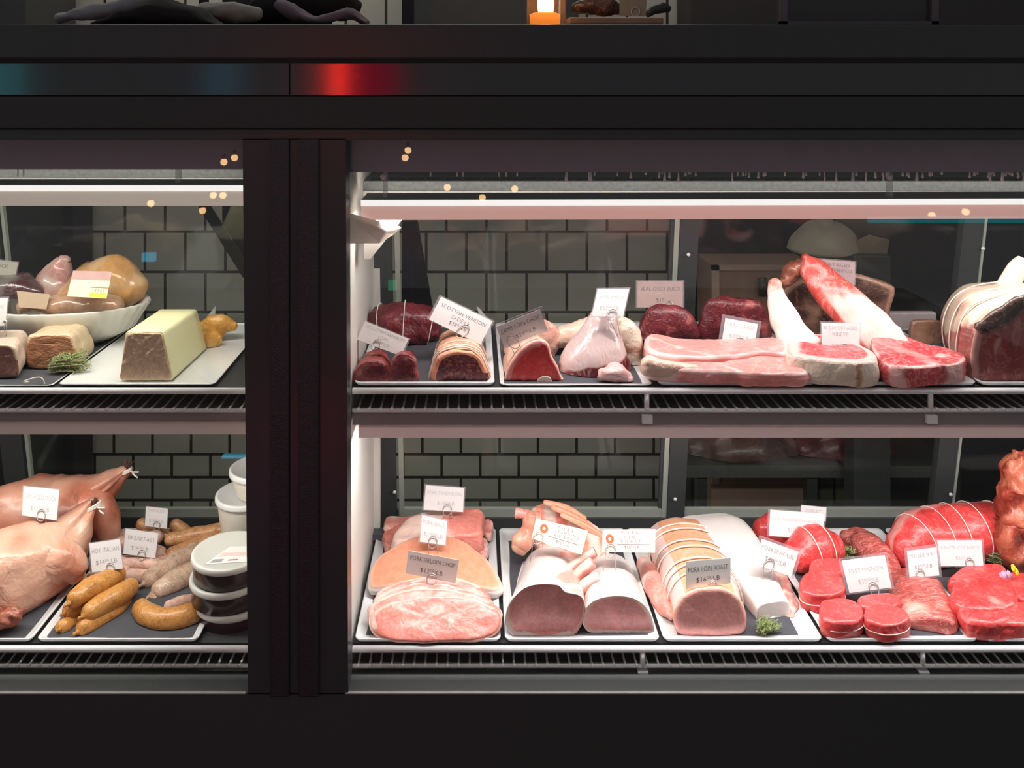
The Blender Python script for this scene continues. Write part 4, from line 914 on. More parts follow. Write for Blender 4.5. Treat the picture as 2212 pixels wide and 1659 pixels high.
piece('small reddish pork tip at the back right corner', [(1040, 1130), (1052, 1122), (1064, 1128), (1062, 1150), (1045, 1150)], 0.51, 0.02, 0, [PINK, PINK], 45, name='pork_tenderloin')
o = single('slate_paper', box(P(806, 0, 2.09)[0], P(1058, 0, 2.09)[0], 2.07, 2.10, LS+0.001, LS+0.016), SLATE, 'folded dark paper edge at the back of the pork chop tray', 'paper', smooth=False)

# standing rib roast
fo = [(1096, 1345), (1096, 1318), (1108, 1290), (1135, 1265), (1168, 1256), (1205, 1258), (1222, 1272), (1250, 1280), (1261, 1295), (1262, 1325), (1250, 1352), (1228, 1376), (1195, 1386), (1150, 1387), (1118, 1372)]
bo = [(1132, 1285), (1128, 1245), (1138, 1210), (1160, 1188), (1190, 1180), (1220, 1184), (1238, 1198), (1250, 1215), (1256, 1235), (1256, 1258), (1248, 1280), (1232, 1296), (1205, 1302), (1165, 1302), (1142, 1296)]
def spf(k, s, th, t, p):
    u = s*math.cos(th); v = s*math.sin(th)
    if k == 'f':
        r = math.hypot((u-0.05)/0.60, (v+0.12)/0.62); ring = 0.55*math.exp(-((r-1)/0.06)**2)
        rim = 0.85*band(s, 0.90, None, 0.02) if (0.5 < th < 3.6) else 0.5*band(s, 0.96, None, 0.02)
        return max(ring, rim)
    return 0.95 if th > 1.25 and th < 4.2 else (0.5+0.55*math.sin(p[1]*190+2*math.sin(th*3)) if th > 0.5 else 0.45+0.6*nz(p, 60))
g = solid([ringY(fo, 1.734, 96), ringY(fo, 1.746, 96), ringY(bo, 1.98, 96)], 10, er0=0.006, er1=0.012, k0=0.10, k1=0.6, amp=0.002, sc=20, seed=50, lump=0.004, lsc=14, fat=spf)
scale_geo(g, LS); t_ = Thing('pork_rib_roast', 'large pork standing rib roast with dark round cut face and short ribs', 'meat', base_of(g)); t_.part('flesh', g, [PINKD, PFAT])
for a, b, r in (((1226, 1232), (1284, 1192), 0.0105), ((1236, 1258), (1278, 1216), 0.0115), ((1246, 1280), (1292, 1248), 0.012)):
    A_ = P(*a, 1.90-(a[1]-1232)*0.0014); B_ = P(*b, 1.90-(a[1]-1232)*0.0014)
    t_.part('rib_bone', log([A_, (A_+B_)/2+[0, 0, 0.003], B_], [r, r*1.05, r], rounding=0.25, k0=0.2, k1=0.2, amp=0.0008, fat=lambda k, s, th, t, p: 0.35+0.5*band(math.sin(th), 0.3, None, 0.1)) if True else None, [PINK, PINK], label='sawn rib bone')
# white loin
fo = [(1263, 1352), (1262, 1325), (1275, 1303), (1300, 1290), (1335, 1286), (1370, 1292), (1395, 1312), (1409, 1345), (1411, 1370), (1400, 1384), (1360, 1387), (1315, 1386), (1300, 1372), (1280, 1366)]
bo = [(1270, 1270), (1264, 1240), (1272, 1215), (1290, 1202), (1315, 1199), (1340, 1204), (1358, 1220), (1370, 1245), (1376, 1270), (1370, 1290), (1345, 1298), (1315, 1298), (1295, 1294), (1280, 1288)]
g = solid([ringY(fo, 1.737, 96), ringY([(x-2, y-8) for x, y in fo], 1.755, 96), ringY(bo, 1.97, 96)], 10, er0=0.005, er1=0.03, k0=0.12, k1=0.9, amp=0.0015, sc=20, seed=51, lump=0.003, lsc=14,
          fat=lambda k, s, th, t, p: (0.9*band(s, 0.84 if 0.2 < th < 2.9 else 0.93, None, 0.03) if k == 'f' else 0.97))
scale_geo(g, LS); single('pork_loin', g, [PINKD, PFAT], 'white fat-covered pork loin with a smooth pink cut face, right of the rib roast', 'meat')
# rack of ribs at the back with protruding bone
g = flat_steak('pork_rack', '', [(1140, 1112), (1150, 1092), (1178, 1082), (1215, 1090), (1262, 1115), (1308, 1148), (1312, 1180), (1290, 1200), (1250, 1195), (1200, 1180), (1165, 1165), (1145, 1140)], 0.515, 0.035, None, lambda k, s, th, t, p: 0.75 if k != 'f' else 0.55+0.5*math.sin((CX+p[0]*F/p[1])/7.5), seed=52, er=0.008, tilt=0.42, amp=0.003, lump=0.004, floor=LS, ret=True)
t_ = Thing('pork_rack', 'pork rib rack at the back with a sawn bone pointing up to the left', 'meat', base_of(g)); t_.part('flesh', g, [meat('streaky_rack', (0.78, 0.26, 0.18), (0.86, 0.66, 0.58), 0.3, 30, var=0.2, soft=0.3), PINK])
for i, (a, m_, b) in enumerate((((1178, 1085), (1225, 1098), (1262, 1120)), ((1195, 1096), (1240, 1116), (1280, 1142)), ((1215, 1112), (1262, 1135), (1305, 1160)))):
    Y_ = 2.05-i*0.02
    t_.part('rib', log([P(*a, Y_), P(*m_, Y_-0.005), P(*b, Y_-0.01)], [0.006, 0.0075, 0.006], amp=0.0008, fat=lambda k, s, th, t, p: 0.6-0.6*band(math.sin(th), 0.4, None, 0.2)), [OFAT, OFAT])
t_.part('rib_bone', log([P(1116, 1108, 2.0), P(1130, 1110, 2.0), P(1160, 1120, 2.01)], [0.0115, 0.010, 0.016], rounding=0.3, k0=0.25, amp=0.001, fat=lambda *a: 0.2), [BONE, PINK])
g = log([P(1145, 1115, 2.0), P(1140, 1145, 1.99), P(1128, 1172, 1.97), P(1122, 1184, 1.965)], [(0.014, 0.02), (0.017, 0.02), (0.024, 0.02), (0.018, 0.014)], up=(0, -1, 0), amp=0.003, sc=30, fat=lambda k, s, th, t, p: 0.5+0.6*nz(p, 30))
scale_geo(g, LS); t_.part('shoulder_end', g, [meat('brown_pink_skin', (0.62, 0.24, 0.16), (0.78, 0.42, 0.30), 0.3, 30)]*2)

# tied pork loin roast
fo = [(1457, 1345), (1456, 1318), (1470, 1290), (1495, 1272), (1530, 1266), (1566, 1270), (1594, 1288), (1608, 1315), (1610, 1342), (1600, 1370), (1575, 1385), (1530, 1389), (1488, 1385), (1466, 1368)]
bo = [(1402, 1200), (1396, 1170), (1404, 1145), (1425, 1128), (1458, 1120), (1500, 1122), (1535, 1135), (1558, 1158), (1565, 1185), (1560, 1210), (1540, 1225), (1490, 1232), (1440, 1228), (1412, 1218)]
def trf(k, s, th, t, p):
    if k == 'f': return 0.55*band(s, 0.88, None, 0.02)*(1 if 0.3 < th < 2.9 else 0.1)
    if k == 's': return 0.05 if (0.75 < th < 2.35) else (0.85 if 2.35 <= th < 3.0 or th < 0.75 else 0.3+0.8*nz(p, 50))
    return 0.9
g = solid([ringY(fo, 1.734, 96), ringY(fo, 1.744, 96), ringY([(x-12, y-38) for x, y in fo], 1.80, 96), ringY(bo, 2.04, 96)], 10, er0=0.006, er1=0.03, dome0=0.004, k0=0.10, k1=0.9, amp=0.002, sc=22, seed=53, lump=0.003, lsc=20, fat=trf)
for i, p in enumerate(g.v): pass
scale_geo(g, LS); t_ = Thing('pork_loin_roast', 'long string-tied pork loin roast with orange rind top and round pink face', 'meat', base_of(g)); t_.part('flesh', g, [meat('loin_roast_face', (0.80, 0.34, 0.31), (0.84, 0.52, 0.40), 0.3, 30, var=0.25), meat('tied_rind', (0.84, 0.36, 0.20), (0.84, 0.60, 0.55), 0.2, 20, var=0.1, soft=0.2)])
strings(t_, g, (0.64, 0.70, 0.75, 0.80, 0.85, 0.90, 0.95), off=0.0035, r=0.0017)
# thick white belly slab running down to the front
def wring(c_px, Y, hw, hh, ang, n=72):
    c = P(*c_px, Y); u = np.array((math.cos(ang), math.sin(ang), 0)); th = 2*PI*np.arange(n)/n
    cx = np.sign(np.cos(th))*np.abs(np.cos(th))**(2/4.0); cz = np.sign(np.sin(th))*np.abs(np.sin(th))**(2/4.0)
    return c+np.outer(cx*hw, u)+np.outer(cz*hh, (0, 0, 1))
rgs = [wring((1668, 1322), 1.785, 0.038, 0.024, 0.25), wring((1655, 1300), 1.81, 0.040, 0.026, 0.25), wring((1625, 1248), 1.88, 0.052, 0.030, 0.3), wring((1590, 1200), 1.95, 0.068, 0.034, 0.3), wring((1548, 1160), 2.03, 0.078, 0.038, 0.2), wring((1530, 1140), 2.07, 0.07, 0.03, 0.1)]
g = solid(rgs, 6, er0=0.004, er1=0.02, k0=0.08, k1=0.8, amp=0.0012, sc=15, seed=54, lump=0.004, lsc=9, fat=lambda k, s, th, t, p: 0.93 if k != 'f' else 0.8)
scale_geo(g, LS); t_ = Thing('pork_fat_slab', 'thick smooth white slab of pork running forward beside the tied loin', 'meat', base_of(g)); t_.part('flesh', g, [PFAT, PFAT])
g = log([P(1692, 1335, 1.80), P(1692, 1300, 1.83), P(1675, 1262, 1.88), P(1655, 1235, 1.93)], [(0.020, 0.020), (0.026, 0.022), (0.030, 0.022), (0.02, 0.015)], amp=0.004, sc=50, seed=4, lump=0.004, lsc=50, fat=lambda k, s, th, t, p: 0.35+1.2*max(0, nz(p, 70)))
scale_geo(g, LS); t_.part('lean_side', g, [PINK, PINK], label='lumpy red and white lean side')
g = log([P(1392, 1222, 1.96), P(1412, 1262, 1.88), P(1432, 1300, 1.81), P(1448, 1325, 1.77)], [(0.018, 0.018), (0.024, 0.024), (0.022, 0.022), (0.012, 0.012)], amp=0.004, sc=35, seed=5, fat=lambda k, s, th, t, p: 0.3+0.9*nz(p, 30))
scale_geo(g, LS); single('pork_trim', g, [PINK, PINK], 'red pork trim showing along the left side of the tied loin roast', 'meat')
herbs('thyme', 'small bunch of thyme at the front, below the white pork slab', (1655, 1366), LS, 70, 5, 0.022, (0.6, 0.5), 0.016)

# beef tray
def rround(label, pts_path, radii, m, seed, name='beef_roast', st=(), group=None, fatf=None, lump=0.004, amp=0.003, floor=LS, sc=30, str_off=0.003, **kw):
    rg = path_rings(pts_path, radii, 56, 6)
    g = solid(rg, 1, er0=min(radii[0])*0.8 if hasattr(radii[0], '__len__') else radii[0]*0.8, er1=min(radii[-1])*0.8 if hasattr(radii[-1], '__len__') else radii[-1]*0.8, k0=0.95, k1=0.95, amp=amp, sc=sc, seed=seed, lump=lump, lsc=22, faceamp=1,
              fat=fatf or (lambda k, s, th, t, p: 0.15+0.8*max(0, nz(p, 28, seed))), **kw)
    scale_geo(g, floor); t_ = Thing(name, label, 'meat', base_of(g), group); t_.part('flesh', g, m); strings(t_, g, st, off=str_off)
    return t_
rround('round red beef roast behind the wide white tag, back left of the tray', [P(1648, 1150, 2.06), P(1680, 1150, 2.06), P(1715, 1160, 2.06)], [(0.03, 0.032), (0.045, 0.046), (0.04, 0.04)], [BEEF, BEEF], 60)
rround('second red tied beef roast just right of and below the wide tag', [P(1722, 1200, 1.95), P(1745, 1192, 1.96), P(1775, 1182, 1.97), P(1795, 1178, 1.98)], [(0.036, 0.036), (0.048, 0.050), (0.046, 0.048), (0.03, 0.03)], [BEEF, BEEF], 61, st=(0.35, 0.65))
def filet(label, ol, z, th_, seed, tl=0.12, st=True, floor=LS):
    g = flat_steak('filet_steak', '', ol, z, th_, None, lambda k, s, th, t, p: 0.12+0.35*max(0, nz(p, 60)) if k == 'f' else 0.2+0.5*max(0, nz(p, 45)), seed=seed, er=0.006, tilt=tl, amp=0.002, lump=0.004, floor=floor, ret=True, k=0.18)
    t_ = Thing('filet_steak', label, 'meat', base_of(g), 'beef filet steaks'); t_.part('flesh', g, [BEEFM, BEEF])
    if st: strings(t_, g, (0.55,), off=0.001, r=0.0009)
filet('filet steak with a string round it at the front left of the beef tray', [(1772, 1318), (1774, 1300), (1790, 1291), (1815, 1289), (1845, 1297), (1864, 1312), (1864, 1330), (1845, 1342), (1805, 1344), (1780, 1336)], 0.518, 0.036, 62)
filet('filet steak touching the skirt steak at the front of the beef tray', [(1868, 1322), (1870, 1308), (1895, 1300), (1925, 1303), (1955, 1314), (1964, 1332), (1950, 1346), (1915, 1351), (1885, 1344), (1870, 1335)], 0.517, 0.036, 63)
filet('filet steak half hidden under the leaning FILET MIGNON tag', [(1852, 1292), (1870, 1281), (1905, 1278), (1938, 1286), (1945, 1300), (1925, 1312), (1885, 1314), (1858, 1306)], 0.515, 0.034, 64, st=False)
filet('filet steak lower left of the FILET MIGNON tag, topped by another', [(1728, 1262), (1735, 1240), (1760, 1228), (1795, 1230), (1820, 1244), (1824, 1270), (1800, 1284), (1760, 1286), (1734, 1278)], 0.520, 0.040, 65)
filet('small filet steak between the tied roast and the FILET MIGNON tag', [(1748, 1222), (1760, 1208), (1790, 1204), (1816, 1210), (1822, 1230), (1800, 1240), (1765, 1238)], 0.526, 0.046, 66, st=False)
rround('broad striped skirt steak folded at the front, right of the filets', [P(2000, 1345, 1.755), P(1995, 1325, 1.79), P(1990, 1298, 1.83), P(1982, 1270, 1.88), P(1972, 1248, 1.92)], [(0.056, 0.026), (0.062, 0.034), (0.06, 0.036), (0.054, 0.034), (0.04, 0.02)], [SKIRT, SKIRT], 67, 'skirt_steak', sc=22, amp=0.004, lump=0.006, fatf=lambda k, s, th, t, p: 0.12+0.8*nz(p, 22))
rround('striped skirt steak behind, running forward past the FILET MIGNON tag', [P(1920, 1250, 1.91), P(1905, 1222, 1.95), P(1882, 1192, 2.0), P(1858, 1172, 2.04), P(1835, 1170, 2.05)], [(0.03, 0.022), (0.038, 0.028), (0.042, 0.034), (0.036, 0.034), (0.022, 0.024)], [SKIRT, SKIRT], 68, 'skirt_steak', sc=22, amp=0.004, fatf=lambda k, s, th, t, p: 0.12+0.8*nz(p, 22))
herbs('herbs', 'small green herb sprig between the tied beef roast and rear skirt steak', (1825, 1205), LS+0.01, 40, 6, 0.016, (1, 0), 0.02)
herbs('herbs', 'few rosemary leaves at the back left corner of the beef tray', (1622, 1165), LS+0.004, 14, 16, 0.014, (0.3, 1), 0.02)
# right-hand tray
rround('large tied red beef roast with five strings at the back right', [P(1955, 1188, 1.98), P(1985, 1172, 2.0), P(2040, 1158, 2.02), P(2100, 1148, 2.03), P(2155, 1142, 2.04), P(2180, 1150, 2.04)], [(0.045, 0.045), (0.062, 0.066), (0.066, 0.066), (0.066, 0.062), (0.06, 0.056), (0.03, 0.03)], [BEEF, BEEF], 70, st=(0.18, 0.32, 0.46, 0.6, 0.76), lump=0.003, amp=0.002, str_off=0.002,
       fatf=lambda k, s, th, t, p: 0.1+0.75*math.exp(-((th-2.0)/0.3)**2)+0.3*max(0, nz(p, 28)))
def steak(label, ol, z, th_, tl, seed, lump=0.006):
    g = flat_steak('beef_steak', '', ol, z, th_, None, lambda k, s, th, t, p: 0.1+0.55*max(0, nz(p, 40, seed)) if k == 'f' else 0.2, seed=seed, er=0.008, tilt=tl, amp=0.003, lump=lump, floor=LS, ret=True, k=0.2)
    single('beef_steak', g, [BEEF, BEEF], label, 'meat', 'red steaks at the right end')
steak('rearmost flat red steak under the wide ribeye tag', [(2050, 1244), (2065, 1228), (2110, 1218), (2160, 1218), (2175, 1232), (2150, 1250), (2090, 1256), (2055, 1254)], 0.512, 0.03, 0.05, 71)
steak('bright red steak at the right edge below the yellow petals', [(2165, 1240), (2190, 1228), (2230, 1240), (2290, 1270), (2290, 1310), (2230, 1300), (2180, 1270)], 0.520, 0.035, 0.05, 72)
steak('wide marbled red steak in the middle of the right end pile', [(2052, 1268), (2062, 1252), (2100, 1242), (2150, 1240), (2185, 1252), (2200, 1280), (2190, 1305), (2150, 1318), (2090, 1312), (2060, 1295)], 0.522, 0.04, 0.12, 73)
steak('red steak lying under the front one, left of its black marker', [(2070, 1292), (2080, 1282), (2130, 1278), (2190, 1286), (2200, 1320), (2160, 1345), (2100, 1345), (2076, 1325)], 0.515, 0.036, 0.1, 74)
steak('front red steak at the right end, nearest the glass', [(2104, 1342), (2106, 1322), (2130, 1306), (2170, 1298), (2220, 1298), (2280, 1308), (2285, 1335), (2240, 1346), (2160, 1349), (2118, 1350)], 0.514, 0.034, 0.10, 75)
single('black_marker', prism([P(2094, 1303, 1.80), P(2124, 1306, 1.80), P(2106, 1350, 1.78), P(2094, 1345, 1.78)], [P(2094, 1303, 1.80)+[0, .001, 0], P(2124, 1306, 1.80)+[0, .001, 0], P(2106, 1350, 1.78)+[0, .001, 0], P(2094, 1345, 1.78)+[0, .001, 0]]), BLACK, 'small black plastic divider standing between two red steaks at the right', 'divider', smooth=False)
herbs('herbs', 'leafy green thyme bed under the large tied beef roast', (2135, 1212), LS+0.002, 110, 7, 0.032, (1, -0.2), 0.024)
PET1 = plain('yellow_petal', (0.85, 0.50, 0.02), 0.5); PET2 = plain('lilac_petal', (0.62, 0.33, 0.48), 0.5)
g = Geo(); rd = random.Random(3)
def petal(c, r, g, mi):
    n_ = 8; up = np.array((rd.uniform(-.5, .5), -0.6, 0.6)); u = np.cross(up, (1, 0, 0)); u /= np.linalg.norm(u); v = np.cross(up, u); v /= np.linalg.norm(v)
    ring = [c+r*math.cos(2*PI*k/n_)*u*1.0+r*0.6*math.sin(2*PI*k/n_)*v for k in range(n_)]
    prism(ring, [p+up*0.0008 for p in ring], g, mi)
for k in range(5): petal(P(2168+rd.uniform(-9, 9), 1236+rd.uniform(-6, 6), 1.86)+[0, -0.01, 0], 0.009, g, 0)
single('lilac_flower', g, PET2, 'lilac edible flower lying on the red steaks at the right end', 'flower')
for i_, (px, py, lb) in enumerate(((2189, 1226, 'upper one of two yellow petals at the right end'), (2197, 1234, 'lower, brighter one of two yellow petals at the right end'))):
    g = Geo(); petal(P(px, py, 1.84), 0.007, g, 0); petal(P(px-1, py+4, 1.835), 0.006, g, 0); single('yellow_petal', g, PET1, lb, 'petal')
# tall marinated meat at the right edge
t0 = [(P(2200, 1200, 1.98), 0.055), (P(2195, 1160, 1.98), 0.055), (P(2205, 1120, 1.98), 0.05), (P(2192, 1085, 1.98), 0.042), (P(2198, 1050, 1.98), 0.034), (P(2195, 1015, 1.98), 0.038), (P(2205, 988, 1.98), 0.022)]
g = log([a for a, b in t0], [b for a, b in t0], n=56, up=(0, -1, 0), amp=0.014, sc=30, seed=80, lump=0.020, lsc=22, fat=lambda k, s, th, t, p: 0.4+1.2*nz(p, 30))
scale_geo(g, LS); single('marinated_meat', g, [HANG, HANG], 'tall knobbly reddish brown marinated meat cut off by the right picture edge', 'meat')

# tags of the lower shelf
pt('white tag reading PORK TENDERLOIN, rearmost at the left of the right case', [(920, 1048), (1003, 1054), (1000, 1106), (915, 1101)], 2.04, [('PORK TENDERLOIN', .5, .36, .15), ('$', '18', '00', '/LB', .55, .76, .15)], ink=FAINT, clip=(0.6, 0.98), prong=34, ring=9)
pt('white tag reading PORK BELLY on the orange belly', [(912, 1112), (966, 1126), (962, 1178), (907, 1170)], 1.925, [('PORK BELLY', .5, .30, .15), ('$', '10', '00', '/LB', .5, .76, .16)], ink=FAINT, sleeve=0.05, clip=(0.5, 0.98), prong=30, ring=9)
pt('grey shaded tag reading PORK SIRLOIN CHOP above the fanned chops', [(882, 1189), (992, 1210), (984, 1260), (876, 1238)], 1.80, [('PORK SIRLOIN CHOP', .5, .36, .19), ('$', '12', '00', '/LB', .5, .80, .19)], k=-0.0001, ink=INK, sleeve=0, clip=(0.52, 1.05), prong=22, ring=10)
def manila(label, q, Y, lines, ringuv, clip, k=0.0004):
    t_ = pt(label, q, Y, lines, k=k, ink=PEN, card=MANILA, sleeve=0, clip=clip, prong=52, ring=10, pr_dx=(-16, 12))
    at, n, W, H = quad3(q, Y, k); c = at(*ringuv)+n*0.0006; r = 0.0088; r2 = 0.0035
    g = Geo(); u = (at(1, .5)-at(0, .5)); u /= np.linalg.norm(u); v = np.cross(n, u); m_ = 24
    V = [c+n*0.0003+u*rr*math.cos(2*PI*j/m_)+v*rr*math.sin(2*PI*j/m_) for rr in (r, r2) for j in range(m_)]+[c-n*0.0003+u*rr*math.cos(2*PI*j/m_)+v*rr*math.sin(2*PI*j/m_) for rr in (r, r2) for j in range(m_)]
    Fc = []
    for j in range(m_):
        k_ = (j+1) % m_; Fc += [(j, k_, m_+k_, m_+j), (2*m_+j, 3*m_+j, 3*m_+k_, 2*m_+k_), (j, 2*m_+j, 2*m_+k_, k_), (m_+j, m_+k_, 3*m_+k_, 3*m_+j)]
    g.add(V, Fc); t_.part('ring_sticker', g, ORANGE, smooth=False, label='orange reinforcing ring')
    gl = Geo(); 
    a = at(0.28, 0.655)+n*0.0006; b = at(0.92, 0.67)+n*0.0006; t_.part('ruled_line', tube([a, b], 0.0004, 4, g=gl), PEN)
manila('handwritten manila tag with orange ring reading PORK STANDING RIB ROAST', [(1158, 1120), (1270, 1146), (1256, 1198), (1148, 1163)], 1.90, [('P  O  R  K', .60, .25, .145), ('S T A N D I N G', .64, .425, .13), ('R I B   R O A S T', .64, .595, .13), ('$', '16', '00', '/LB', .60, .86, .15)], (0.19, 0.38), (0.12, 0.92))
manila('handwritten manila tag with orange ring reading PORK LOIN ROAST', [(1302, 1144), (1416, 1143), (1415, 1194), (1300, 1192)], 1.88, [('P  O  R  K', .52, .22, .145), ('L  O  I  N', .47, .41, .13), ('R  O  A  S  T', .54, .59, .13), ('$', '16', '00', '/LB', .56, .86, .15)], (0.14, 0.42), (0.16, 0.98))
pt('grey shaded tag reading PORK LOIN ROAST stuck in the tied roast', [(1481, 1213), (1578, 1205), (1578, 1260), (1481, 1273)], 1.745, [('PORK LOIN ROAST', .5, .42, .20), ('$', '16', '00', '/LB', .5, .80, .18)], k=0.0001, ink=INK, sleeve=0, clip=(0.6, 1.02), prong=16, ring=9)
pt('tilted tag reading PORKERHOUSE behind the white pork slab', [(1646, 1164), (1725, 1192), (1709, 1246), (1630, 1218)], 1.84, [('PORKERHOUSE', .5, .36, .17), ('$', '14', '00', '/LB', .5, .72, .17)], k=0.0003, ink=FADED, sleeve=0.07, clip=(0.35, 0.9), prong=42, ring=11, pr_dx=(-12, 8))
pt('wide white tag reading BEEF TENDERLOIN ROAST on the round beef roasts', [(1664, 1101), (1781, 1110), (1776, 1166), (1661, 1157)], 1.99, [('BEEF TENDERLOIN ROAST', .5, .40, .12), ('$', '30', '00', '/LB', .5, .78, .14)], ink=FAINT, sleeve=0.03, clip=(0.6, 0.95), prong=24, ring=9, pr_dx=(-3, 5))
pt('small white tag reading GREAT peeping above the wide beef tag', [(1731, 1091), (1785, 1096), (1783, 1126), (1729, 1121)], 2.06, [('GREAT', .5, .5, .28)], ink=FAINT, sleeve=0.02, wire=False)
pt('bright white leaning tag reading FILET MIGNON in front of the filets', [(1818, 1211), (1911, 1199), (1926, 1269), (1835, 1281)], 1.83, [('FILET MIGNON', .5, .42, .13), ('$', '30', '00', '/LB', .5, .78, .15)], ink=FAINT, sleeve=0.05, clip=(0.58, 0.99), prong=16, ring=10, pr_dx=(-14, 10))
pt('white tag reading OUTSIDE SKIRT standing in the front skirt steak', [(1959, 1190), (2023, 1182), (2029, 1243), (1965, 1249)], 1.87, [('OUTSIDE SKIRT', .5, .30, .15), ('$', '22', '00', '/LB', .5, .70, .15)], ink=FADED, sleeve=0.07, clip=(0.36, 0.95), prong=18, ring=9)
pt('wide white tag reading CENTER CUT RIBEYE in front of the tied roast', [(2024, 1167), (2120, 1167), (2124, 1223), (2033, 1223)], 1.92, [('CENTER CUT RIBEYE', .5, .35, .14), ('$', '36', '00', '/LB', .55, .76, .14)], ink=FAINT, sleeve=0.04, clip=(0.68, 0.95), prong=14, ring=9, pr_dx=(-5, 5))

# ================================================================== UPPER SHELF, left
PATE = plain('pate_coarse', (0.64, 0.45, 0.31), 0.75, nscale=160, namt=0.45, bmp=1.0)
BUTTER = plain('pale_yellow_coating', (0.80, 0.76, 0.46), 0.4, nscale=30, namt=0.03, coat=0.2)
def qring(pts3, n=72, sub=10):
    """rounded-corner ring through four 3-D corners"""
    out = []; pts3 = [np.array(p, float) for p in pts3]; k = len(pts3); per = n//k; r = 0.08
    for i in range(k):
        a = pts3[i]; b = pts3[(i+1) % k]
        for j in range(per): u = r/2+(1-r)*j/(per-1) if per > 1 else 0; out.append(a*(1-u)+b*u)
    return np.array(out)
fr = [P(375, 821, 1.727), P(352, 716, 1.735), P(272, 716, 1.735), P(258, 821, 1.727)]
bk = [P(447, 756, 1.92), P(425, 668, 1.915), P(344, 668, 1.915), P(352, 756, 1.92)]
fr[0][2] = fr[3][2] = bk[0][2] = bk[3][2] = ZU+0.001
g = solid([qring(fr), qring(bk)], 6, er0=0.001, er1=0.001, k0=0.03, k1=0.05, amp=0.0, fat=None)
t_ = Thing('pate_loaf', 'pale yellow trapezoid pate loaf with brown cut face on a white platter', 'pate', base_of(g)); t_.part('coating', g, [BUTTER, BUTTER])
c = sum(fr)/4; f2 = [c+(p-c)*0.955+np.array((0, -0.0032, 0)) for p in fr]; f3 = [p+np.array((0, 0.003, 0)) for p in f2]
g = solid([qring(f2), qring(f3)], 2, er0=0.001, er1=0.0, k0=0.04, amp=0.0022, sc=110, faceamp=1.0, mface=0, mside=0); t_.part('cut_face', g, PATE, label='coarse brown cut face')
# fluted oval bowl
BC = P(128, 0, 2.0)[0]
ovc = (BC, 1.995, ZU)
prof = [(0.0, 0.003), (0.060, 0.003), (0.105, 0.03), (0.130, 0.075), (0.139, 0.088), (0.143, 0.090), (0.145, 0.086), (0.138, 0.070), (0.120, 0.030), (0.085, 0.004), (0.075, 0.0), (0.0, 0.0)]
g = lathe(prof, ovc, 144, sx=1.42, sy=0.80, flute=0.022, nf=36)
single('fluted_bowl', g, plain('cream_porcelain', (0.62, 0.61, 0.56), 0.3, coat=0.3, namt=0.03), 'oval white fluted bowl full of plastic-wrapped poultry', 'bowl')
WRAP = meat('wrapped_poultry', (0.58, 0.33, 0.22), (0.68, 0.52, 0.36), 0.4, 14, var=0.3, bmp=0.8, rough=0.18, coat=0.8, soft=0.4)
WRAPD = meat('wrapped_golden', (0.52, 0.27, 0.10), (0.62, 0.40, 0.22), 0.3, 14, var=0.3, bmp=0.8, rough=0.18, coat=0.8)
DARKW = meat('wrapped_dark', (0.10, 0.035, 0.04), (0.2, 0.18, 0.17), 0.5, 20, var=0.4, bmp=1.0, rough=0.15, coat=0.9)
fl = ZU+0.01
def lump_(label, path, radii, m, seed, name='wrapped_meat', cat='packed meat', floor=fl, **kw):
    g = log(path, radii, amp=0.004, sc=22, seed=seed, lump=0.006, lsc=22, fat=lambda k, s, th, t, p: 0.3+nz(p, 20), **kw); scale_geo(g, floor); return single(name, g, [m, m], label, cat)
lump_('long pale wrapped poultry lying along the front of the fluted bowl', [P(60, 662, 1.95), P(120, 660, 1.95), P(190, 658, 1.95), P(250, 662, 1.95)], [(0.03, 0.020), (0.036, 0.024), (0.036, 0.026), (0.026, 0.018)], WRAP, 91)
lump_('rounded golden wrapped poultry at the right side of the fluted bowl', [P(150, 640, 2.02), P(200, 615, 2.03), P(250, 608, 2.03), P(285, 622, 2.03)], [(0.03, 0.03), (0.05, 0.055), (0.055, 0.06), (0.035, 0.042)], WRAPD, 92)
lump_('pinkish wrapped piece standing up in the middle of the fluted bowl', [P(110, 640, 2.04), P(116, 610, 2.05), P(128, 580, 2.06), P(138, 560, 2.06)], [(0.034, 0.03), (0.042, 0.03), (0.030, 0.02), (0.012, 0.01)], meat('wrapped_pink', (0.50, 0.24, 0.22), (0.62, 0.52, 0.47), 0.4, 18, var=0.3, bmp=0.7, rough=0.2, coat=0.7), 93, up=(0, -1, 0))
lump_('dark wrapped meat at the left side of the fluted bowl', [P(-40, 650, 2.02), P(0, 625, 2.02), P(40, 618, 2.02), P(80, 632, 2.02)], [(0.03, 0.03), (0.045, 0.035), (0.04, 0.03), (0.02, 0.02)], DARKW, 94)
# packet labels (flat printed stickers)
YPAP = plain('yellowish_label', (0.66, 0.62, 0.42), 0.5); YEL = plain('yellow_label_patch', (0.80, 0.66, 0.02), 0.5); BRNP = plain('brown_kraft_label', (0.40, 0.28, 0.19), 0.6)
q = [(158, 585), (242, 587), (230, 645), (145, 640)]; at, n, W, H = quad3(q, 1.90, 0.0006)
t_ = Thing('price_label', 'yellowish printed label with 130.65 stuck on the golden wrapped poultry', 'label', at(.5, 1)); t_.part('paper', slab_quad(at, n, 0, 1, 0, 1, -0.0004, 0.0003), YPAP, smooth=False)
t_.part('top_band', slab_quad(at, n, 0.0, 1, 0, .34, 0.0003, 0.0006), plain('mauve_print', (0.45, 0.27, 0.25), 0.6), smooth=False)
t_.part('yellow_patch', slab_quad(at, n, .56, .98, .80, .98, 0.0003, 0.0006), YEL, smooth=False)
t_.part('rule', slab_quad(at, n, .54, 1, .60, .63, 0.0003, 0.0006), plain('red_print', (0.5, 0.07, 0.05), 0.6), smooth=False)
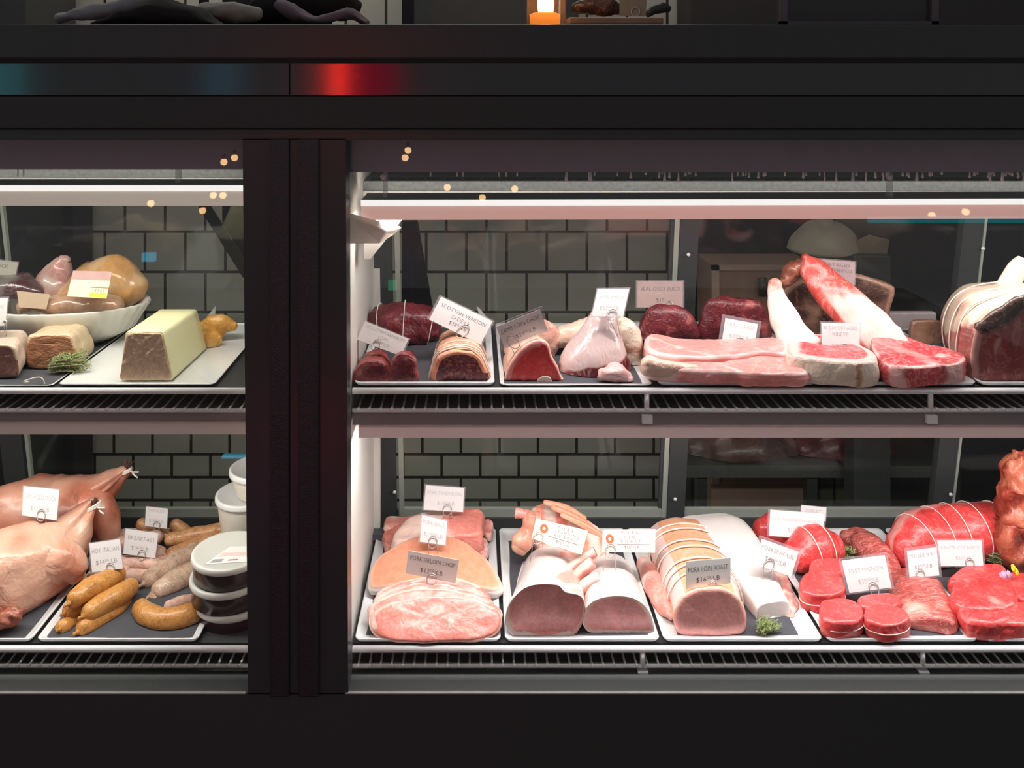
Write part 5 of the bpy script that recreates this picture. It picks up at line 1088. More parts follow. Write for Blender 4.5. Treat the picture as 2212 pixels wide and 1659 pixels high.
g = Geo(); put_line(g, '130.65', at, n, W, H, .76, .78, .12, .36); t_.part('lettering', g, INK, smooth=False)
q = [(36, 628), (108, 636), (100, 668), (42, 664)]; at, n, W, H = quad3(q, 1.915, 0.0006)
single('kraft_label', slab_quad(at, n, 0, 1, 0, 1, -0.0004, 0.0003), BRNP, 'small brown label on the long pale wrapped poultry', 'label', smooth=False)
pt('dim cream tag at the left picture edge above the dark wrapped meat', [(-30, 558), (39, 567), (31, 606), (-35, 600)], 2.02, [('DUCK', .5, .38, .2)], card=plain('dim_cream_card', (0.42, 0.42, 0.32), 0.7), ink=INK, clip=(0.3, 1), prong=10, ring=7)
# wrapped blocks
def block(label, fx, Yf, bx, Yb, m1, m2, seed):
    f_ = ringY(fx, Yf); b_ = ringY(bx, Yb)
    g = solid([f_, b_], 8, er0=0.005, er1=0.01, k0=0.12, k1=0.3, amp=0.003, sc=35, seed=seed, lump=0.003, lsc=30, fat=lambda k, s, th, t, p: (band(s, 0.90, None, 0.02)*(1 if th < 2.6 else 0) + 0.7*math.exp(-((p[2]-1.027-0.1*(p[0]+1.0))/0.0012)**2)) if k == 'f' else 0.95)
    scale_geo(g, ZU); return single('meat_block', g, [m1, m2], label, 'meat')
block('orange-brown meat block with pale fat side, left of the pate platter', [(62, 790), (62, 735), (75, 724), (120, 720), (152, 724), (162, 740), (166, 786), (120, 795)], 1.80, [(92, 765), (90, 715), (105, 703), (150, 700), (180, 704), (195, 725), (200, 762), (150, 768)], 1.90,
      meat('rust_block_face', (0.46, 0.20, 0.10), (0.75, 0.50, 0.33), 0.3, 30, stretch=(1, 1, 2.5), var=0.2, bmp=0.6), meat('block_fat', (0.7, 0.42, 0.26), (0.72, 0.55, 0.36), 0.2, 30, bmp=0.6), 95)
block('brown-purple meat block with pale fat rim, cut off by the left edge', [(-60, 812), (-62, 760), (-45, 745), (0, 742), (28, 746), (38, 765), (42, 805), (20, 814)], 1.745, [(-20, 780), (-22, 725), (-5, 713), (30, 712), (52, 718), (62, 740), (66, 775), (30, 785)], 1.85,
      meat('mauve_block_face', (0.26, 0.12, 0.095), (0.72, 0.5, 0.36), 0.25, 30, var=0.2, bmp=0.5), meat('block_fat2', (0.6, 0.38, 0.28), (0.68, 0.52, 0.42), 0.2, 30, bmp=0.6), 96)
pt('white tag at the left picture edge stuck in the brown-purple block', [(-62, 644), (17, 644), (11, 704), (-66, 702)], 1.80, [('TERRINE', .72, .38, .14, .4), ('$', '14', '00', '/LB', .5, .80, .14)], ink=FAINT, clip=(1.0, 0.9), prong=30, ring=4, pr_dx=(-1, 1))
herbs('thyme', 'bright green thyme bunch tied with string beside the white platter', (142, 802), ZU, 130, 9, 0.030, (0.9, 0.6), 0.03, tie=(92, 824))
# golden dried piece
GOLD = meat('golden_dried', (0.62, 0.30, 0.06), (0.72, 0.45, 0.16), 0.3, 30, var=0.35, bmp=1.0)
lump_('long golden dried piece behind the pate loaf on the platter', [P(438, 715, 1.99), P(462, 706, 1.99), P(485, 702, 1.99), P(505, 706, 1.99)], [(0.010, 0.018), (0.018, 0.026), (0.018, 0.022), (0.008, 0.010)], GOLD, 97, 'golden_piece', 'food', ZU)
lump_('crumpled golden piece in front of the longer one, right of the pate', [P(440, 732, 1.95), P(456, 734, 1.95), P(470, 738, 1.95)], [(0.008, 0.012), (0.016, 0.02), (0.006, 0.012)], GOLD, 98, 'golden_piece', 'food', ZU)
single('paper_tag', prism([P(430, 706, 2.05), P(466, 660, 2.05), P(464, 694, 2.05)], [P(430, 706, 2.051), P(466, 660, 2.051), P(464, 694, 2.051)]), plain('grey_paper', (0.40, 0.38, 0.34), 0.7), 'grey triangular paper corner behind the golden dried pieces', 'paper', smooth=False)

# ================================================================== LOWER SHELF, left
DUCK = meat('duck_skin', (0.55, 0.19, 0.11), (0.76, 0.44, 0.32), 0.3, 26, stretch=(1, 1, 1), var=0.28, bmp=0.6, soft=0.35, rough=0.35)
DUCK2 = meat('dark_duck_skin', (0.45, 0.13, 0.075), (0.66, 0.34, 0.24), 0.3, 14, var=0.3, bmp=0.4, soft=0.35)
TUFT = plain('dark_dried_foot', (0.10, 0.035, 0.03), 0.7, nscale=200, namt=0.4)
def duck(label, path, radii, m, seed, neck_at, tuft, tie):
    g = log(path, radii, n=72, m=8, amp=0.004, sc=14, seed=seed, lump=0.008, lsc=14, fat=lambda k, s, th, t, p: 0.5+0.9*nz(p, 12)+0.3*math.sin(th))
    # tendons: long grooves that deepen towards the tied end
    a = np.array(path[-1]); V = g.arr(); dist = np.linalg.norm(V-a, axis=1)
    for i, p in enumerate(V):
        wgt = math.exp(-(dist[i]/0.16)**2); ax = np.array(path[-1])-np.array(path[-3]); ax /= np.linalg.norm(ax)
        rel = p-a; along = np.dot(rel, ax); rad = rel-ax*along; ang = math.atan2(rad[2], rad[0])
        g.v[i] = tuple(p+rad/(np.linalg.norm(rad)+1e-6)*0.0045*wgt*math.sin(ang*4+seed))
    scale_geo(g, ZL+0.001); t_ = Thing('plucked_duck', label, 'duck', base_of(g), 'dry aged ducks'); t_.part('body', g, [m, m])
    c = np.array(neck_at); gg = Geo()
    for k in range(3): tube([c+np.array((tie[1]*math.cos(a_)*0.9, tie[1]*0.8*math.sin(a_), (k-1)*0.003+tie[1]*0.9*tie[2]*math.cos(a_))) for a_ in np.linspace(0, 2*PI, 20, endpoint=False)], 0.0022, 6, True, g=gg)
    tube(catmull([c+[tie[1], 0, 0], c+[0.02, -0.01, -0.004], c+[0.03, -0.01, -0.012]], False, 5), 0.0020, 6, g=gg); tube(catmull([c+[tie[1], 0, 0], c+[0.018, -0.012, 0.003], c+[0.032, -0.01, 0.002]], False, 5), 0.0020, 6, g=gg)
    t_.part('tie_string', gg, STRING)
    rd = random.Random(seed); gt = Geo(); 
    for k in range(26):
        d = np.array(tuft)+np.array((rd.uniform(-.5, .5), rd.uniform(-.5, .5), rd.uniform(-.4, .4)))*np.linalg.norm(tuft); tube([c, c+d*0.6, c+d+np.array((rd.uniform(-.004, .004), 0, rd.uniform(-.004, .004)))], [0.003, 0.0022, 0.0007], 5, g=gt)
    t_.part('foot_stump', gt, TUFT)
    return t_
d2 = duck('rear plucked duck whose string-tied legs rise to an upper right point', [P(-60, 1140, 2.0), P(10, 1120, 2.0), P(80, 1110, 2.02), P(140, 1100, 2.03), P(190, 1078, 2.04), P(232, 1048, 2.05), P(262, 1024, 2.06), P(276, 1014, 2.06)],
     [0.03, 0.072, 0.086, 0.082, 0.062, 0.036, 0.017, 0.009], DUCK2, 101, P(274, 1017, 2.055), (0.006, 0, 0.02), (0, 0.011, 0.4))
g = log([P(170, 1095, 2.03), P(205, 1095, 2.02), P(225, 1125, 2.01), P(232, 1160, 2.01)], [(0.05, 0.05), (0.042, 0.046), (0.036, 0.04), (0.018, 0.024)], amp=0.004, sc=20, fat=lambda k, s, th, t, p: 0.3+nz(p, 20)); scale_geo(g, ZL)
d2.part('thigh', g, [DUCK2, DUCK2])
d1 = duck('front plucked duck with legs tied by a white string, filling the left tray', [P(-110, 1330, 1.76), P(-60, 1290, 1.80), P(0, 1250, 1.83), P(60, 1222, 1.86), P(115, 1192, 1.89), P(155, 1150, 1.92), P(182, 1112, 1.94), P(200, 1090, 1.95)],
     [0.04, 0.088, 0.098, 0.090, 0.074, 0.050, 0.028, 0.016], DUCK, 102, P(200, 1094, 1.94), (0.004, -0.002, 0.014), (0, 0.019, 0.5))
g = log([P(90, 1215, 1.86), P(130, 1215, 1.855), P(158, 1228, 1.85), P(168, 1246, 1.85)], [(0.05, 0.05), (0.045, 0.05), (0.030, 0.036), (0.014, 0.018)], amp=0.004, sc=30, fat=lambda k, s, th, t, p: 0.4+nz(p, 20)); g.a = [0.6+0.9*nz(p, 12) for p in g.v]; scale_geo(g, ZL); d1.part('thigh', g, [DUCK, DUCK])
g = log([P(-20, 1352, 1.73), P(10, 1338, 1.735), P(35, 1326, 1.74), P(52, 1318, 1.745)], [0.014, 0.017, 0.016, 0.006], amp=0.006, sc=60, lump=0.004, lsc=60, fat=lambda *a: 0.1); scale_geo(g, ZL); d1.part('wing_tip', g, [DUCK2, DUCK2], label='ragged brown wing tip')
pt('white tag reading DRY AGED DUCK stuck in the front duck', [(51, 1050), (128, 1058), (122, 1124), (48, 1113)], 1.90, [('DRY AGED DUCK', .5, .40, .16), ('$', '12', '00', '/LB', .5, .78, .15)], ink=FAINT, sleeve=0.02, clip=(0.56, 0.93), prong=34, ring=9)

# sausages
def saus_mat(name, a, b, sp, sc=150):
    return meat(name, a, b, 0.9, sc, var=0.3, bmp=0.25, rough=0.3, vein=3.0, soft=0.45, coat=0.4)
HOT = saus_mat('hot_italian_casing', (0.52, 0.20, 0.035), (0.72, 0.36, 0.10), 0)
BRAT = saus_mat('beige_casing', (0.50, 0.30, 0.20), (0.72, 0.54, 0.42), 0)
BREAK = saus_mat('pale_pink_casing', (0.66, 0.36, 0.27), (0.78, 0.55, 0.46), 0)
MERG = saus_mat('rust_casing', (0.48, 0.20, 0.07), (0.70, 0.40, 0.20), 0)
def sausage(label, pts, r, m, group, seed, floor=ZL, knot=True):
    rr = [r*0.86]+[r]*(len(pts)-2)+[r*0.86]
    g = log(pts, rr, n=28, m=8, amp=0.0008, sc=40, seed=seed, lump=0.0015, lsc=35, fat=lambda k, s, th, t, p: 0.25+0.6*nz(p, 90))
    scale_geo(g, floor); t_ = Thing('sausage', label, 'sausage', base_of(g), group); t_.part('casing', g, [m, m])
    if knot:
        a = np.array(pts[0]); d = a-np.array(pts[1]); d /= np.linalg.norm(d)
        t_.part('end_knot', tube([a+d*r*0.7, a+d*r*0.92, a+d*r*1.12+[0, 0, 0.001], a+d*r*1.3+[0.001, 0, -0.001]], [r*0.35, r*0.12, r*0.16, r*0.05], 8), m)
    return t_
def S(pts): return [P(x, y, Y) for x, y, Y in pts]
R_ = 0.0215
sausage('top hot Italian sausage of the pile at the front, under its tag', S([(164, 1293, 1.775), (190, 1275, 1.80), (225, 1258, 1.83), (252, 1242, 1.86)]), 0.0225, HOT, 'hot Italian sausages', 110)
sausage('hot Italian sausage of the pile lying right beside the top one', S([(195, 1322, 1.76), (222, 1306, 1.785), (255, 1288, 1.81), (280, 1270, 1.84)]), 0.0225, HOT, 'hot Italian sausages', 111)
sausage('hot Italian sausage of the pile peeping out at the left in the middle layer', S([(152, 1318, 1.775), (175, 1305, 1.80), (200, 1290, 1.83)]), 0.0205, HOT, 'hot Italian sausages', 112)
sausage('bottom left hot Italian sausage of the front pile', S([(137, 1356, 1.745), (160, 1345, 1.78), (190, 1330, 1.83)]), 0.019, HOT, 'hot Italian sausages', 113)
sausage('bottom right hot Italian sausage of the front pile', S([(182, 1358, 1.74), (212, 1342, 1.77), (245, 1322, 1.80), (265, 1305, 1.83)]), 0.0215, HOT, 'hot Italian sausages', 114)
sausage('single curved hot Italian sausage lying apart at the right of the pile', S([(305, 1316, 1.80), (320, 1330, 1.775), (352, 1340, 1.76), (392, 1336, 1.765), (430, 1322, 1.79), (450, 1312, 1.81)]), 0.0225, HOT, 'hot Italian sausages', 115)
sausage('front thick beige sausage pointing at the large tubs', S([(348, 1276, 1.87), (375, 1262, 1.89), (408, 1244, 1.92), (445, 1228, 1.95)]), 0.027, BRAT, 'thick beige sausages', 116)
sausage('second thick beige sausage, just behind and left of the front one', S([(326, 1252, 1.90), (355, 1235, 1.93), (390, 1212, 1.97), (425, 1190, 2.0)]), 0.026, BRAT, 'thick beige sausages', 117)
sausage('beige sausage underneath the front thick one', S([(335, 1290, 1.86), (360, 1284, 1.88), (390, 1275, 1.90)]), 0.018, BRAT, 'thick beige sausages', 118)
sausage('short pale sausage lying just behind the single curved orange one', S([(366, 1310, 1.80), (395, 1302, 1.82), (440, 1290, 1.85)]), 0.014, BREAK, 'breakfast sausages', 119)
bl = [('pale breakfast sausage right under the BREAKFAST tag', [(262, 1215, 1.95), (300, 1216, 1.95), (338, 1220, 1.94)], 0.0165), ('pale breakfast sausage lowest in the pile, behind the hot Italian ones', [(262, 1246, 1.91), (295, 1246, 1.91), (330, 1246, 1.91)], 0.0165),
      ('pale breakfast sausage at the back left of the pile', [(212, 1162, 2.03), (250, 1160, 2.04), (300, 1164, 2.04)], 0.018), ('pale breakfast sausage left of the HOT ITALIAN tag', [(205, 1222, 1.95), (235, 1228, 1.94), (270, 1235, 1.93)], 0.017),
      ('breakfast sausage end visible right of the BREAKFAST tag', [(345, 1195, 1.98), (325, 1190, 1.99), (290, 1186, 2.0)], 0.0175), ('breakfast sausage across the pile just behind the BREAKFAST tag', [(230, 1180, 2.0), (290, 1168, 2.02), (340, 1160, 2.03)], 0.017),
      ('small breakfast sausage end low at the left of the HOT ITALIAN tag', [(196, 1250, 1.90), (220, 1245, 1.91), (250, 1240, 1.92)], 0.014), ('tiny breakfast sausage end between the tag and the thick beige ones', [(362, 1208, 1.97), (345, 1212, 1.96), (320, 1215, 1.96)], 0.011)]
for i, (lb, ps, r) in enumerate(bl): sausage(lb, S(ps), r, BREAK, 'breakfast sausages', 120+i, knot=i in (4, 7))
ml = [('upper long rust-coloured sausage running back to the white tubs', [(368, 1166, 2.02), (410, 1158, 2.03), (450, 1152, 2.04), (490, 1142, 2.05)], 0.0185), ('lower long rust-coloured sausage running back to the white tubs', [(372, 1196, 1.98), (410, 1184, 2.0), (450, 1170, 2.02), (490, 1158, 2.04)], 0.018),
      ('short rust-brown sausage end sticking up right of the small rear tag', [(378, 1134, 2.07), (395, 1146, 2.07), (415, 1158, 2.07)], 0.0165), ('rust-brown sausage end left of the small rear tag', [(306, 1132, 2.07), (330, 1142, 2.07), (360, 1158, 2.06)], 0.0165)]
for i, (lb, ps, r) in enumerate(ml): sausage(lb, S(ps), r, MERG, 'rust-coloured sausages', 130+i, knot=i == 1)
pt('small white tag reading MERGUEZ at the back of the sausage tray', [(316, 1094), (363, 1099), (360, 1142), (313, 1136)], 2.04, [('MERGUEZ', .5, .24, .15), ('$', '16', '00', '/LB', .5, .76, .16)], ink=FAINT, sleeve=0.02, clip=(0.55, 0.95), prong=8, ring=7, pr_dx=(-3, 3))
pt('white tag reading BREAKFAST among the pale sausages', [(272, 1142), (342, 1152), (335, 1206), (266, 1196)], 1.95, [('BREAKFAST', .52, .40, .17), ('$', '14', '00', '/LB', .5, .78, .16)], ink=FADED, sleeve=0.02, clip=(0.58, 0.98), prong=10, ring=8, pr_dx=(-6, 6))
pt('white tag reading HOT ITALIAN on top of the orange sausage pile', [(193, 1174), (259, 1164), (265, 1228), (199, 1236)], 1.855, [('HOT ITALIAN', .5, .38, .16), ('$', '14', '00', '/LB', .5, .78, .16)], ink=FADED, sleeve=0.02, clip=(0.62, 0.96), prong=10, ring=8, pr_dx=(-5, 5))

# plastic tubs
LID = plain('milky_lid', (0.66, 0.65, 0.60), 0.35, namt=0.03, coat=0.2); LID2 = plain('white_lid', (0.80, 0.80, 0.79), 0.35, namt=0.02)
SAUCE = plain('dark_sauce', (0.04, 0.014, 0.018), 0.25, nscale=20, namt=0.4, coat=0.1); CREAMC = plain('cream_filled_cup', (0.78, 0.74, 0.64), 0.4, nscale=10, namt=0.05)
def tub(label, cx_, cy_, z0, r, h, lm, bm, group, lidh=0.011, taper=1.0, sticker=False):
    t_ = Thing('plastic_tub', label, 'food tub', (cx_, cy_, z0), group)
    hb = h-lidh
    t_.part('container', lathe([(0, 0), (r*taper*0.9, 0), (r*taper*0.94, 0.003), (r*0.93, hb), (r*0.93, hb+0.001), (0, hb+0.001)], (cx_, cy_, z0), 56), bm)
    l_ = t_.part('lid', lathe([(0, hb+lidh-0.003), (r*0.86, hb+lidh-0.003), (r*0.90, hb+lidh), (r*0.965, hb+lidh), (r*0.99, hb+lidh-0.002), (r, hb+0.002), (r*0.985, hb-0.001), (r*0.93, hb-0.001), (r*0.91, hb+0.001), (0, hb+0.001)], (cx_, cy_, z0), 64), lm)
    if sticker:
        z = z0+h-0.0026; a = [(-0.036, -0.050), (0.052, -0.040), (0.056, 0.018), (-0.004, 0.016)]
        pp = [np.array((cx_+x, cy_+y, z)) for x, y in a]; s_ = t_.part('sticker', prism([p+[0, 0, 0.0006] for p in pp], pp), PAPER, parent=l_, smooth=False, label='white printed sticker')
        def uv(u, v): return (pp[3]*(1-u)+pp[2]*u)*(1-v)+(pp[0]*(1-u)+pp[1]*u)*v
        g = Geo(); up = np.array((0, 0, 1.))
        for k in range(15):
            u0 = 0.06+k*0.018; w0 = 0.008 if k % 3 else 0.012; q_ = [uv(u0, .74)+up*.0008, uv(u0+w0, .74)+up*.0008, uv(u0+w0, .95)+up*.0008, uv(u0, .95)+up*.0008]; g.add(q_+[p-up*0.0003 for p in q_], [(0, 1, 2, 3), (7, 6, 5, 4)])
        t_.part('bar_code', g, FADED, parent=s_, smooth=False)
        g = Geo(); q_ = [uv(.45, .80), uv(.68, .80), uv(.68, .87), uv(.45, .87)]; prism([p+up*0.0008 for p in q_], [p+up*0.0005 for p in q_], g); t_.part('red_print', g, plain('red_print2', (0.75, 0.08, 0.07), 0.6), parent=s_, smooth=False)
        g = Geo(); q_ = [uv(.05, .36), uv(.95, .36), uv(.95, .60), uv(.05, .60)]; prism([p+up*0.0008 for p in q_], [p+up*0.0005 for p in q_], g); t_.part('pink_print', g, plain('pink_print', (0.78, 0.60, 0.57), 0.6), parent=s_, smooth=False)
    return t_
tx = xx(496, 1.81)
for k, lb in enumerate(('lowest of the three stacked tubs of dark sauce', 'middle one of the three stacked tubs of dark sauce', 'top tub of dark sauce with a white printed sticker on its lid')):
    tub(lb, tx+(0.008, -0.002, 0.0)[k], 1.81, 0.4775+0.0-0.0145+k*0.0475, (0.077, 0.079, 0.078)[k], 0.0475, LID, SAUCE, 'stacked tubs of dark sauce', sticker=(k == 2))
for k, (lb, z0, h, r, dx) in enumerate((('lower tall white cup behind the dark sauce tubs, mostly hidden', 0.469, 0.058, 0.075, 0), ('cream-filled white cup with a wide lid above the sauce tubs', 0.527, 0.107, 0.070, 0), ('uppermost white lidded cup touching the black post', 0.634, 0.060, 0.068, 0.03))):
    tub(lb, xx(532, 2.0)+dx, 2.0, z0, r, h, LID2, CREAMC, 'white lidded cups', lidh=0.012, taper=0.80)

# ================================================================== on top of the case
CT = zz(53)-0.0005      # countertop height
Yc = 1.70
lx = xx(1180, Yc); r = 0.039
GL = glassy('candle_glass', (0.95, 0.9, 0.85), 1.5, 0.02, 0.06, (0.8, 0.5, 0.3))
t_ = Thing('candle_lantern', 'glass holder with glowing orange wax candle standing on the black countertop', 'candle', (lx, Yc, CT))
t_.part('glass', lathe([(0, 0.0), (r*0.96, 0.0), (r, 0.004), (r, 0.10), (r-0.002, 0.10), (r-0.002, 0.005), (0, 0.004)], (lx, Yc, CT), 40), GL)
wm, t, b = nt('glowing_wax'); b.inputs['Base Color'].default_value = (0.7, 0.22, 0.04, 1); b.inputs['Emission Color'].default_value = (1.0, 0.30, 0.03, 1); b.inputs['Emission Strength'].default_value = 1.0
t_.part('wax', lathe([(0, 0.005), (0.029, 0.005), (0.030, 0.026), (0.022, 0.029), (0, 0.030)], (lx-0.003, Yc, CT), 32), wm, label='orange glowing wax')
t_.part('flame', lathe([(0, 0.029), (0.015, 0.031), (0.0165, 0.045), (0.015, 0.075), (0.006, 0.095), (0, 0.10)], (lx-0.001, Yc, CT), 20), glow('flame', (1.0, 0.72, 0.38), 5.0))
cl_ = bpy.data.lights.new('candle_light', 'POINT'); cl_.energy = 0.35; cl_.color = (1, 0.5, 0.18); cl_.shadow_soft_size = 0.02; co = bpy.data.objects.new('candle_light', cl_); C.objects.link(co); co.location = (lx, Yc+0.0, CT+0.12)
o = single('slate_board', box(xx(1222, 1.78), xx(1420, 1.78), 1.72, 1.92, CT+0.008, CT+0.022), plain('wood_board', (0.30, 0.20, 0.13), 0.5, nscale=20, namt=0.3), 'thin board on the countertop right of the candle', 'board', smooth=False); bevel(o, 0.003)
for i, (a, b_) in enumerate(((1262, 1330),)):
    g = log([P(1245, 18, 1.84), P(1275, 12, 1.84), P(1310, 15, 1.84), P(1335, 22, 1.84)], [(0.02, 0.012), (0.03, 0.022), (0.03, 0.02), (0.014, 0.012)], amp=0.005, sc=30, fat=lambda *q: 0.2); scale_geo(g, CT+0.022)
    single('cured_sausage_heap', g, [AGED, AGED], 'dark knobbly cured meat on the thin board beside the candle', 'meat')
pt('dim blank-looking card standing on the countertop right of the candle', [(1338, -22), (1398, -20), (1395, 34), (1338, 34)], 1.80, [('SALAMI', .45, .28, .14, .6)], card=plain('dim_grey_card', (0.22, 0.20, 0.16), 0.7), ink=INK, clip=(0.6, 0.86), prong=8, ring=9, sleeve=0)
g = tube([P(1396, 34, 1.86), P(1410, 22, 1.86), P(1432, 16, 1.86), P(1448, 20, 1.86)], [0.006, 0.010, 0.012, 0.006], 16); single('black_ladle', g, BLACK, 'black rounded utensil end resting beside the dim card', 'utensil')
t_ = Thing('framed_panel', 'dark framed panel standing at the right end of the countertop', 'frame', (xx(1853, 1.8), 1.8, CT))
a = P(1684, -160, 1.72); b = P(2025, 60, 1.72); FM = plain('dim_violet_frame', (0.095, 0.085, 0.11), 0.35)
t_.part('panel', box(a[0], b[0], 1.725, 1.735, CT, a[2]), BLACK, smooth=False)
gf = box(a[0], b[0], 1.715, 1.726, CT, CT+0.014); box(a[0], a[0]+0.014, 1.715, 1.726, CT, a[2], gf); box(b[0]-0.014, b[0], 1.715, 1.726, CT, a[2], gf); t_.part('border', gf, FM, smooth=False)
for px, h in ((1596, 0.06), (1665, 0.014), (1480, 0.03)):
    x = xx(px, 1.75)
# dark cloth heaps and dark equipment behind
CLA = plain('grey_green_cloth', (0.30, 0.31, 0.28), 0.9, nscale=30, namt=0.3, bmp=0.5); CLB = plain('black_cloth', (0.012, 0.012, 0.013), 0.9); CLC = plain('dark_violet_cloth', (0.15, 0.12, 0.15), 0.9, nscale=30, namt=0.3)
CLD = plain('grey_blue_cloth', (0.27, 0.29, 0.32), 0.9, nscale=30, namt=0.3)
def heap(label, path, radii, m, seed, name='folded_cloth', fl_=CT):
    g = log(path, radii, amp=0.006, sc=22, seed=seed, lump=0.008, lsc=20, rounding=0.6, fat=lambda *a: 0); scale_geo(g, fl_); return single(name, g, m, label, 'cloth')
heap('wide black cloth heap on the countertop at the left', [P(215, 55, 1.80), P(290, 38, 1.80), P(345, 28, 1.80), P(420, 40, 1.80), P(480, 56, 1.80)], [(0.04, 0.006), (0.05, 0.022), (0.05, 0.030), (0.05, 0.022), (0.03, 0.006)], CLB, 140)
heap('grey green cloth fold between the two black heaps', [P(405, 30, 1.86), P(450, 22, 1.86), P(510, 22, 1.86), P(560, 30, 1.86)], [(0.02, 0.010), (0.03, 0.018), (0.03, 0.022), (0.02, 0.012)], CLA, 141)
heap('slate blue cloth fold at the left of the wide black heap', [P(130, 40, 1.90), P(190, 28, 1.90), P(250, 22, 1.90), P(300, 8, 1.90), P(350, -8, 1.9)], [(0.02, 0.012), (0.03, 0.014), (0.03, 0.02), (0.03, 0.018), (0.02, 0.01)], CLD, 142)
heap('violet grey cloth edge at the right of the countertop heaps', [P(600, 8, 1.86), P(640, 30, 1.86), P(690, 46, 1.86), P(750, 30, 1.86), P(790, 48, 1.86)], [(0.02, 0.012), (0.03, 0.014), (0.03, 0.010), (0.03, 0.014), (0.02, 0.006)], CLC, 143)
heap('black rounded bag behind the violet grey cloth', [P(560, 20, 1.95), P(640, -10, 1.95), P(720, 0, 1.95), P(760, 25, 1.95)], [(0.03, 0.03), (0.05, 0.05), (0.05, 0.05), (0.02, 0.03)], CLB, 144, 'black_bag')
heap('black cloth lying flat along the back edge of the countertop', [P(230, 60, 2.0), P(450, 46, 2.0), P(700, 46, 2.0)], [(0.04, 0.02), (0.05, 0.024), (0.05, 0.02)], CLB, 145)
# dark equipment in the work room
def eq(name, label, cat, x0, y0, x1, y1, Ya, Yb, m, toground=False):
    a = P(x0, y0, Ya); b = P(x1, y1, Ya); o = single(name, box(a[0], b[0], Ya, Yb, 0.0 if toground else b[2], a[2]), m, label, cat, smooth=False); bevel(o, 0.004); return o
eq('tall_cabinet', 'tall black cabinet far back in the centre behind the countertop', 'cabinet', 884, -260, 1250, 330, 2.75, 3.1, BLACK)
eq('tall_refrigerator', 'black refrigerator filling the work room on the right', 'refrigerator', 1492, -260, 2700, 330, 2.95, 3.15, plain('black_fridge', (0.03, 0.026, 0.028), 0.5), True)
eq('tall_shelving', 'black shelving block at the far left of the work room', 'shelving', -900, -260, 55, 330, 2.75, 3.1, BLACK, True)
eq('grey_column', 'narrow grey post standing against the tiles at the left', 'post', 80, 200, 122, 800, 3.05, 3.15, plain('mid_grey_paint', (0.20, 0.185, 0.17), 0.6), True)
eq('dark_column', 'narrow dark violet post next to the grey one at the left', 'post', 122, 200, 160, 800, 3.0, 3.15, plain('dark_violet_paint', (0.03, 0.026, 0.034), 0.6), True)
a = P(1536, 572, 2.76); b = P(1760, 900, 2.76)
t_ = Thing('storage_cabinet', 'beige cabinet with a framed door behind the veal tags', 'cabinet', ((a[0]+b[0])/2, 2.84, 0.0))
t_.part('body', box(a[0], b[0], 2.76, 2.93, 0.0, a[2]), plain('beige_metal', (0.30, 0.19, 0.15), 0.5, namt=0.06), smooth=False)
g = box(a[0], P(1552, 0, 2.755)[0], 2.745, 2.76, 0.3, a[2]); box(a[0], b[0], 2.745, 2.76, P(0, 583, 2.755)[2], a[2], g)
t_.part('door_frame', g, plain('beige_edge', (0.42, 0.30, 0.25), 0.5), smooth=False, label='lighter beige frame edge')
t_.part('door_knob', lathe([(0, -0.03), (0.012, -0.028), (0.014, 0.0), (0.012, 0.028), (0, 0.03)], tuple(P(1648, 620, 2.74)), 20), BLACK, label='black knob')
# slanting dark curtain and strap
f_ = [np.array((P(868, 0, 2.5)[0], 2.5, 3.0)), np.array((P(892, 0, 2.5)[0], 2.5, 3.0)), P(895, 440, 2.5), P(940, 700, 2.5), P(868, 700, 2.5)]
single('dark_curtain', prism(f_, [p+np.array((0, 0.02, 0)) for p in f_]), plain('dark_curtain_cloth', (0.016, 0.014, 0.022), 0.9), 'dark hanging cloth with a slanting right edge at the left of the tiled wall', 'cloth', smooth=False)
f_ = [np.array((P(438, 0, 2.5)[0], 2.5, 3.0)), np.array((P(448, 0, 2.5)[0], 2.5, 3.0)), P(450, 440, 2.5), P(540, 580, 2.5), P(525, 600, 2.5), P(425, 440, 2.5)]
single('black_strap', prism(f_, [p+np.array((0, 0.01, 0)) for p in f_]), CLB, 'black slanting strap behind the rear doors above the pate loaf', 'strap', smooth=False)
f_ = [np.array((P(480, 0, 2.6)[0], 2.6, 3.0)), np.array((P(560, 0, 2.6)[0], 2.6, 3.0)), P(560, 600, 2.6), P(525, 560, 2.6), P(480, 480, 2.6)]
single('black_cloth', prism(f_, [p+np.array((0, 0.01, 0)) for p in f_]), CLB, 'black hanging cloth beside the slanting strap', 'cloth', smooth=False)
# rounded solid standing in for a blurred person, and green-grey panels behind it
FIGUREM = plain('pale_figure_tone', (0.30, 0.26, 0.215), 0.85, nscale=12, namt=0.25)
c = P(1775, 540, 2.5)
g = stack([(536, 1702, 1850, 0.10), (520, 1710, 1846, 0.10), (500, 1730, 1838, 0.09), (486, 1748, 1822, 0.07), (479, 1765, 1800, 0.04)], 2.5, 0.1, n=40, er0=0.01, er1=0.01, k0=0.2, k1=0.9, amp=0.006, sc=12, fat=lambda *a: 0)
single('figure_standin', g, FIGUREM, 'pale rounded stand-in for a blurred person behind the rear glass above the long bone', 'stand-in')
OLV = plain('olive_panel', (0.085, 0.085, 0.055), 0.7, namt=0.1)
eq('olive_binder', 'left one of two olive boxes standing behind the pale figure stand-in', 'box', 1772, 515, 1800, 600, 2.78, 2.86, OLV, True)
eq('olive_binder', 'right one of two olive boxes standing behind the pale figure stand-in', 'box', 1806, 515, 1838, 600, 2.78, 2.86, OLV, True)
f_ = [P(1848, 522, 2.43), P(1880, 508, 2.43), P(1922, 518, 2.43), P(1915, 553, 2.43), P(1850, 553, 2.43)]
eq('black_box', 'black box standing behind the rear glass under the tan paper', 'box', 1845, 552, 1925, 700, 2.40, 2.47, BLACK, True)
